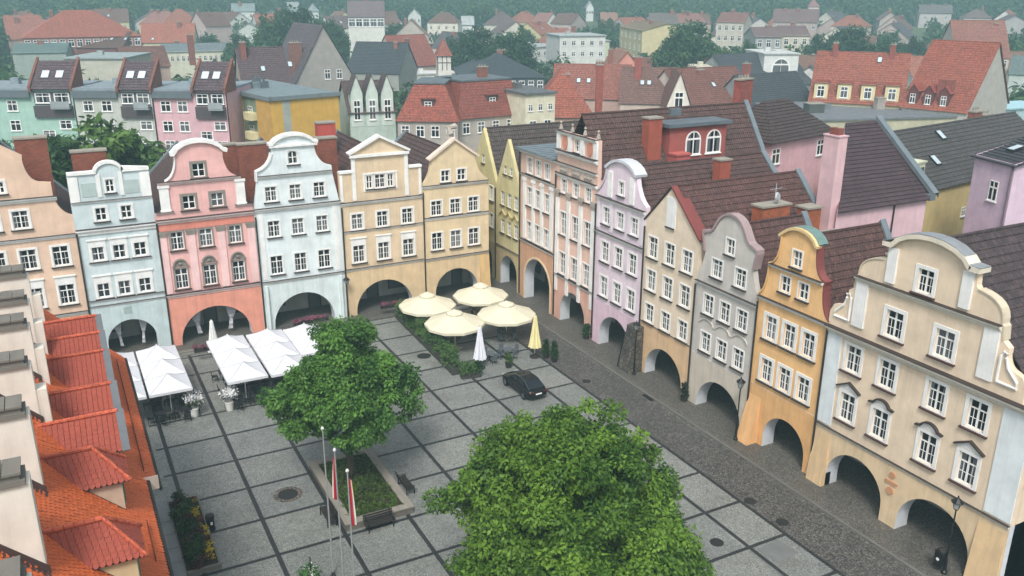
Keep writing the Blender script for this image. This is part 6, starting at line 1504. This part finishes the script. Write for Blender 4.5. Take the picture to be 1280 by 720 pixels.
# -- the many small houses between the larger ones
ANCH = [(a, b, d) for a, b, d in (('mint green block of flats', -1, 0), ('pink block of flats', 0, 0), ('ochre yellow building', 0, 0), ('large school', 0, 0), ('old grey house with a big plain gable', 0, 0), ('long dark-roofed hall', 0, 0), ('wide dark-roofed theatre', 0, 0), ('white stepped modern block, left', 0, 0), ('salmon house', 0, 0), ('white villa with a curved', 0, 0), ('yellow gabled house on the far', 0, 0), ('cream flat-roofed villa', 0, 0), ('white hall with one large', 0, 0), ('red-roofed house with four cream', 0, 0), ('red-roofed house with three brown', 0, 0), ('pale tenement among trees', 0, 0), ('house with a half-timbered', 0, 0), ('tall cream tenement', 0, 0))]
SHORT = {'mint green block of flats': 'mint flats', 'pink block of flats': 'pink flats', 'ochre yellow building': 'ochre blank building', 'large school': 'red-roofed school', 'old grey house with a big plain gable': 'big grey gable', 'long dark-roofed hall': 'long dark hall', 'wide dark-roofed theatre': 'dark theatre', 'white stepped modern block, left': 'white stepped block', 'salmon house': 'salmon half-hipped house', 'white villa with a curved': 'curved-gabled villa', 'yellow gabled house on the far': 'yellow gabled street house', 'cream flat-roofed villa': 'cream flat villa', 'white hall with one large': 'arched white hall', 'red-roofed house with four cream': 'cream-dormered roof', 'red-roofed house with three brown': 'brown-dormered roof', 'pale tenement among trees': 'pale tenement among trees', 'house with a half-timbered': 'half-timbered turret house', 'tall cream tenement': 'tall cream tenement'}
def fillers(n_want):
    rg = random.Random(41); seen = set(); made = 0; tries = 0
    anchors = []
    for x, y, r, lb in FOOT:
        for k in SHORT:
            if k in lb: anchors.append((SHORT[k], x, y))
    RC = (('a8584a', 'red'), ('7d4d48', 'brown'), ('8e5a50', 'dull red'), ('5a5558', 'dark grey'), ('9a6a5e', 'faded pink'), ('6f5a56', 'dark brown'))
    WC = (('d6d0c0', 'cream'), ('c3c5c0', 'pale grey'), ('d2b9a6', 'peach'), ('d9d7d0', 'white'), ('c9bd92', 'yellowish'), ('b9a6a0', 'dusky'))
    while made < n_want and tries < 6000:
        tries += 1
        px = rg.uniform(-10, 1290); py = rg.choice((rg.uniform(45, 112), rg.uniform(27, 72))); h = rg.uniform(6.5, 10)
        P = hit(px, py, h); d = math.hypot(P.x, P.y)
        if d < 120 or d > 620 or (py < 60 and rg.random() < .25): continue
        W = rg.uniform(9, 17); D = rg.uniform(9, 13); a = rg.choice((0, 0, .4, -.5, -1.2)) + rg.uniform(-.15, .15)
        P1 = Vector((P.x+W*math.cos(a), P.y+W*math.sin(a), P.z)); c_ = ((P.x+P1.x)/2-math.sin(a)*D/2, (P.y+P1.y)/2+math.cos(a)*D/2)
        if any(math.hypot(c_[0]-x, c_[1]-y) < r*.8+max(W, D)*.62 for x, y, r, lb in FOOT): continue
        q0, q1 = project(P), project(P1)
        x0, x1 = min(q0[0], q1[0]), max(q0[0], q1[0]); yt = min(q0[1], q1[1])-5*FPX/q0[2]; yb = max(q0[1], q1[1])+h*FPX/q0[2]
        if any(len(B) == 5 and q0[2] < B[4] and x1 > B[0]+4 and x0 < B[1]-4 and yb > B[2]+25 and yt < B[3]-35 for B in BOXES): continue
        rc, wc = rg.choice(RC), rg.choice(WC)
        nm, ax, ay = min(anchors, key=lambda A: math.hypot(A[1]-c_[0], A[2]-c_[1])); dx, dy = c_[0]-ax, c_[1]-ay
        su, sv = dx*cy-dy*sy, dx*sy+dy*cy
        rel = ('right of' if su > 0 else 'left of') if abs(su) > abs(sv) else ('behind' if sv > 0 else 'in front of')
        if abs(su) > abs(sv)*.5 and abs(sv) > abs(su)*.5: rel = ('behind and right of' if su > 0 else 'behind and left of') if sv > 0 else ('before and right of' if su > 0 else 'before and left of')
        kind = rg.choice(('side', 'side', 'hip', 'front'))
        lb = '%s house, %s %s roof, %s %s' % (wc[1], rc[1], {'side': 'saddle', 'hip': 'hipped', 'front': 'gable-fronted'}[kind], rel, nm)
        if lb in seen: continue
        seen.add(lb); made += 1
        bg('townhouse', lb, 'house', P, P1, h, D, wc[0], rc[0], rise=rg.uniform(3.5, 5.5), kind=kind, wins=[(2.1, 4, 1.1, 1.5), (5.0, 4, 1.1, 1.5)], group='small houses of the town behind the square', skyl=[(W*.4, .45)] if kind == 'side' and rg.random() < .5 else ())
fillers(84)
# ------------------------------------------------------------------ trees behind the square
FT = []
for s in range(5):
    rg = np.random.default_rng(300+s)
    lob = [(0, 0, .62, .34, .34, .34), (-.2, .1, .45, .28, .28, .25), (.22, -.05, .48, .27, .27, .25), (.05, .2, .5, .26, .26, .26), (0, -.2, .42, .26, .26, .22)]
    C = lobed_crown(lob, .17, 300+s)
    FT.append((C, [.11*rg.uniform(.6, 1.3) for _ in C]))
FM = [leafm('2b4a2a', '4d6e3a'), leafm('223f28', '3f5f3a'), leafm('3a5a2c', '6b8a3f')]
FTM = {}
def far_tree(label, px, py, h, wide=1.0, var=0, mi=0, dist=None, group='trees among the houses behind the square'):
    """py is where the crown top is seen"""
    if dist: d = ray(px, py); k = dist/math.hypot(d.x, d.y); P = Vector((d.x*k, d.y*k, 0))
    else: P = hit(px, py, h)
    z = terrain(P.x, P.y)
    if dist: h = CAM_Z+d.z*k-z
    t = thing('leafy_tree', label, 'tree', (P.x, P.y, z), 1.3*var, group)
    key = (var, mi)
    if key not in FTM:
        C, rad = FT[var]
        FTM[key] = leaf_mesh('crown', C, rad, [110]*len(C), .042, FM[mi], seed=var+50)
    place('crown', FTM[key], t, (0, 0, 0), 0, (h*wide, h*wide, h))
    b = MB(); b.tube([(0, 0, -1), (0, 0, h*.5)], [h*.03, h*.015], 6); b.build('trunk', BARK, t)
    BOXES.append((px-4, px+4, py, py+20, 0))
far_tree('round green tree behind the narrow blue house', 112, 152, 14, 1.15, 0, 2, dist=104)
far_tree('green tree between the peach and the blue house, left one', 62, 165, 13, 1.0, 1, 0, dist=100)
for k, (px, py, h, wd, var, mi, lb) in enumerate(((345, 14, 20, .85, 1, 0, 'tall dark tree, left one of the big group behind the grey gable'), (372, 10, 22, .9, 2, 1, 'tall dark tree in the middle of the big group behind the grey gable'), (402, 22, 18, .95, 3, 0, 'tall tree, right one of the big group behind the grey gable'), (296, 40, 14, .8, 4, 0, 'tree before the pale flat-roofed house left of the big group'), (8, 26, 15, 1.0, 0, 1, 'dark tree left of the school'), (575, 42, 15, .9, 1, 1, 'dark tree right of the half-timbered turret'),
        (600, 36, 18, .95, 2, 1, 'dark tree behind the theatre, left'), (632, 40, 18, 1.0, 3, 1, 'dark tree behind the theatre, right'), (650, 34, 15, .9, 0, 0, 'lighter tree left of the white modern block'), (724, 66, 11, 1.0, 4, 0, 'round tree in front of the white modern block'), (760, 22, 14, .9, 1, 0, 'tree left of the far street'), (868, 28, 20, 1.0, 2, 0, 'big tree right of the yellow gabled house'), (896, 58, 13, .9, 3, 2, 'light green tree behind the cream villa'), (845, 62, 10, 1.1, 4, 2, 'low light tree left of the cream villa'),
        (932, 52, 14, .85, 0, 0, 'tree left of the grey tenement'), (1040, 40, 17, 1.0, 1, 1, 'dark tree right of the cream tenement'), (1070, 34, 18, 1.0, 2, 1, 'dark tree on the slope, second from the cream tenement'), (1072, 66, 9, 1.1, 3, 2, 'light green tree above the cream-dormered house'), (1105, 50, 14, 1.1, 4, 0, 'tree above the red roofs, third on the slope'), (1140, 48, 14, 1.0, 0, 1, 'tree above the red roofs, fourth on the slope'), (1172, 60, 11, 1.1, 1, 0, 'tree left of the far right red-roofed house'), (1275, 62, 12, 1.1, 2, 0, 'tree at the right edge below the hill'),
        (800, 86, 7, 1.1, 3, 0, 'small tree left below the cream villa'), (700, 100, 6, 1.1, 0, 2, 'small tree between the theatre and the red roofs'), (420, 36, 12, 1.0, 1, 0, 'tree left of the hillside villas'), (496, 30, 13, 1.0, 2, 0, 'tree right of the hillside villas'), (256, 44, 11, 1.0, 3, 1, 'tree right of the school wing'))):
    far_tree(lb, px, py, h, wd, var, mi)
# far forest: one mass
def forest():
    rg = np.random.default_rng(77); C = []; rad = []
    n = 0
    while n < 10500:
        a = math.degrees(0)+rg.uniform(-12, 68); d = 190+830*rg.random()**1.15; x, y = d*math.sin(R(a)), d*math.cos(R(a)); z = terrain(x, y); h = rg.uniform(8, 16)
        if d < 300 and rg.random() < .5: n += 1; continue
        px, py, dep = project((x, y, z+h)); _, pb, _ = project((x, y, z)); n += 1
        bad = False
        for B in BOXES:
            if len(B) == 5:
                x0, x1, y0, y1, bd = B
                rr = 0.45*h*FPX/dep
                if dep < bd+4 and px+rr > x0+5 and px-rr < x1-5 and py < y0+45+7 and pb > y0+10: bad = True; break
        if bad or any(abs(x-fx) < fr+1.5 and abs(y-fy) < fr+1.5 for fx, fy, fr, _ in FOOT): continue
        for k in range(6):
            dd = rg.normal(size=3); dd /= np.linalg.norm(dd); C.append((x+dd[0]*h*.26, y+dd[1]*h*.26, z+h*(.58+.26*dd[2]))); rad.append(h*.24*rg.uniform(.7, 1.2))
    me = leaf_mesh('forest', C, rad, [26]*len(C), 1.5, leafm('27452a', '4a6a3a'), seed=78)
    o = bpy.data.objects.new('forest', me); COL.objects.link(o); o['kind'] = 'stuff'; o['label'] = 'wooded hillside beyond the town'
forest()
# ------------------------------------------------------------------ the misty air
b = MB(); b.box(-1310, 1310, -1310, 1310, -4, 135)
hz = b.build('haze', None, uv=False); hz.data.materials.clear(); hz['kind'] = 'stuff'
m = bpy.data.materials.new('haze'); m.use_nodes = True; n = m.node_tree.nodes; n.clear()
pv = n.new('ShaderNodeVolumePrincipled'); ou = n.new('ShaderNodeOutputMaterial'); pv.inputs['Density'].default_value = .00092; pv.inputs['Color'].default_value = (.58, .93, 1.0, 1); pv.inputs['Anisotropy'].default_value = 0.0
m.node_tree.links.new(pv.outputs[0], ou.inputs['Volume']); hz.data.materials.append(m)
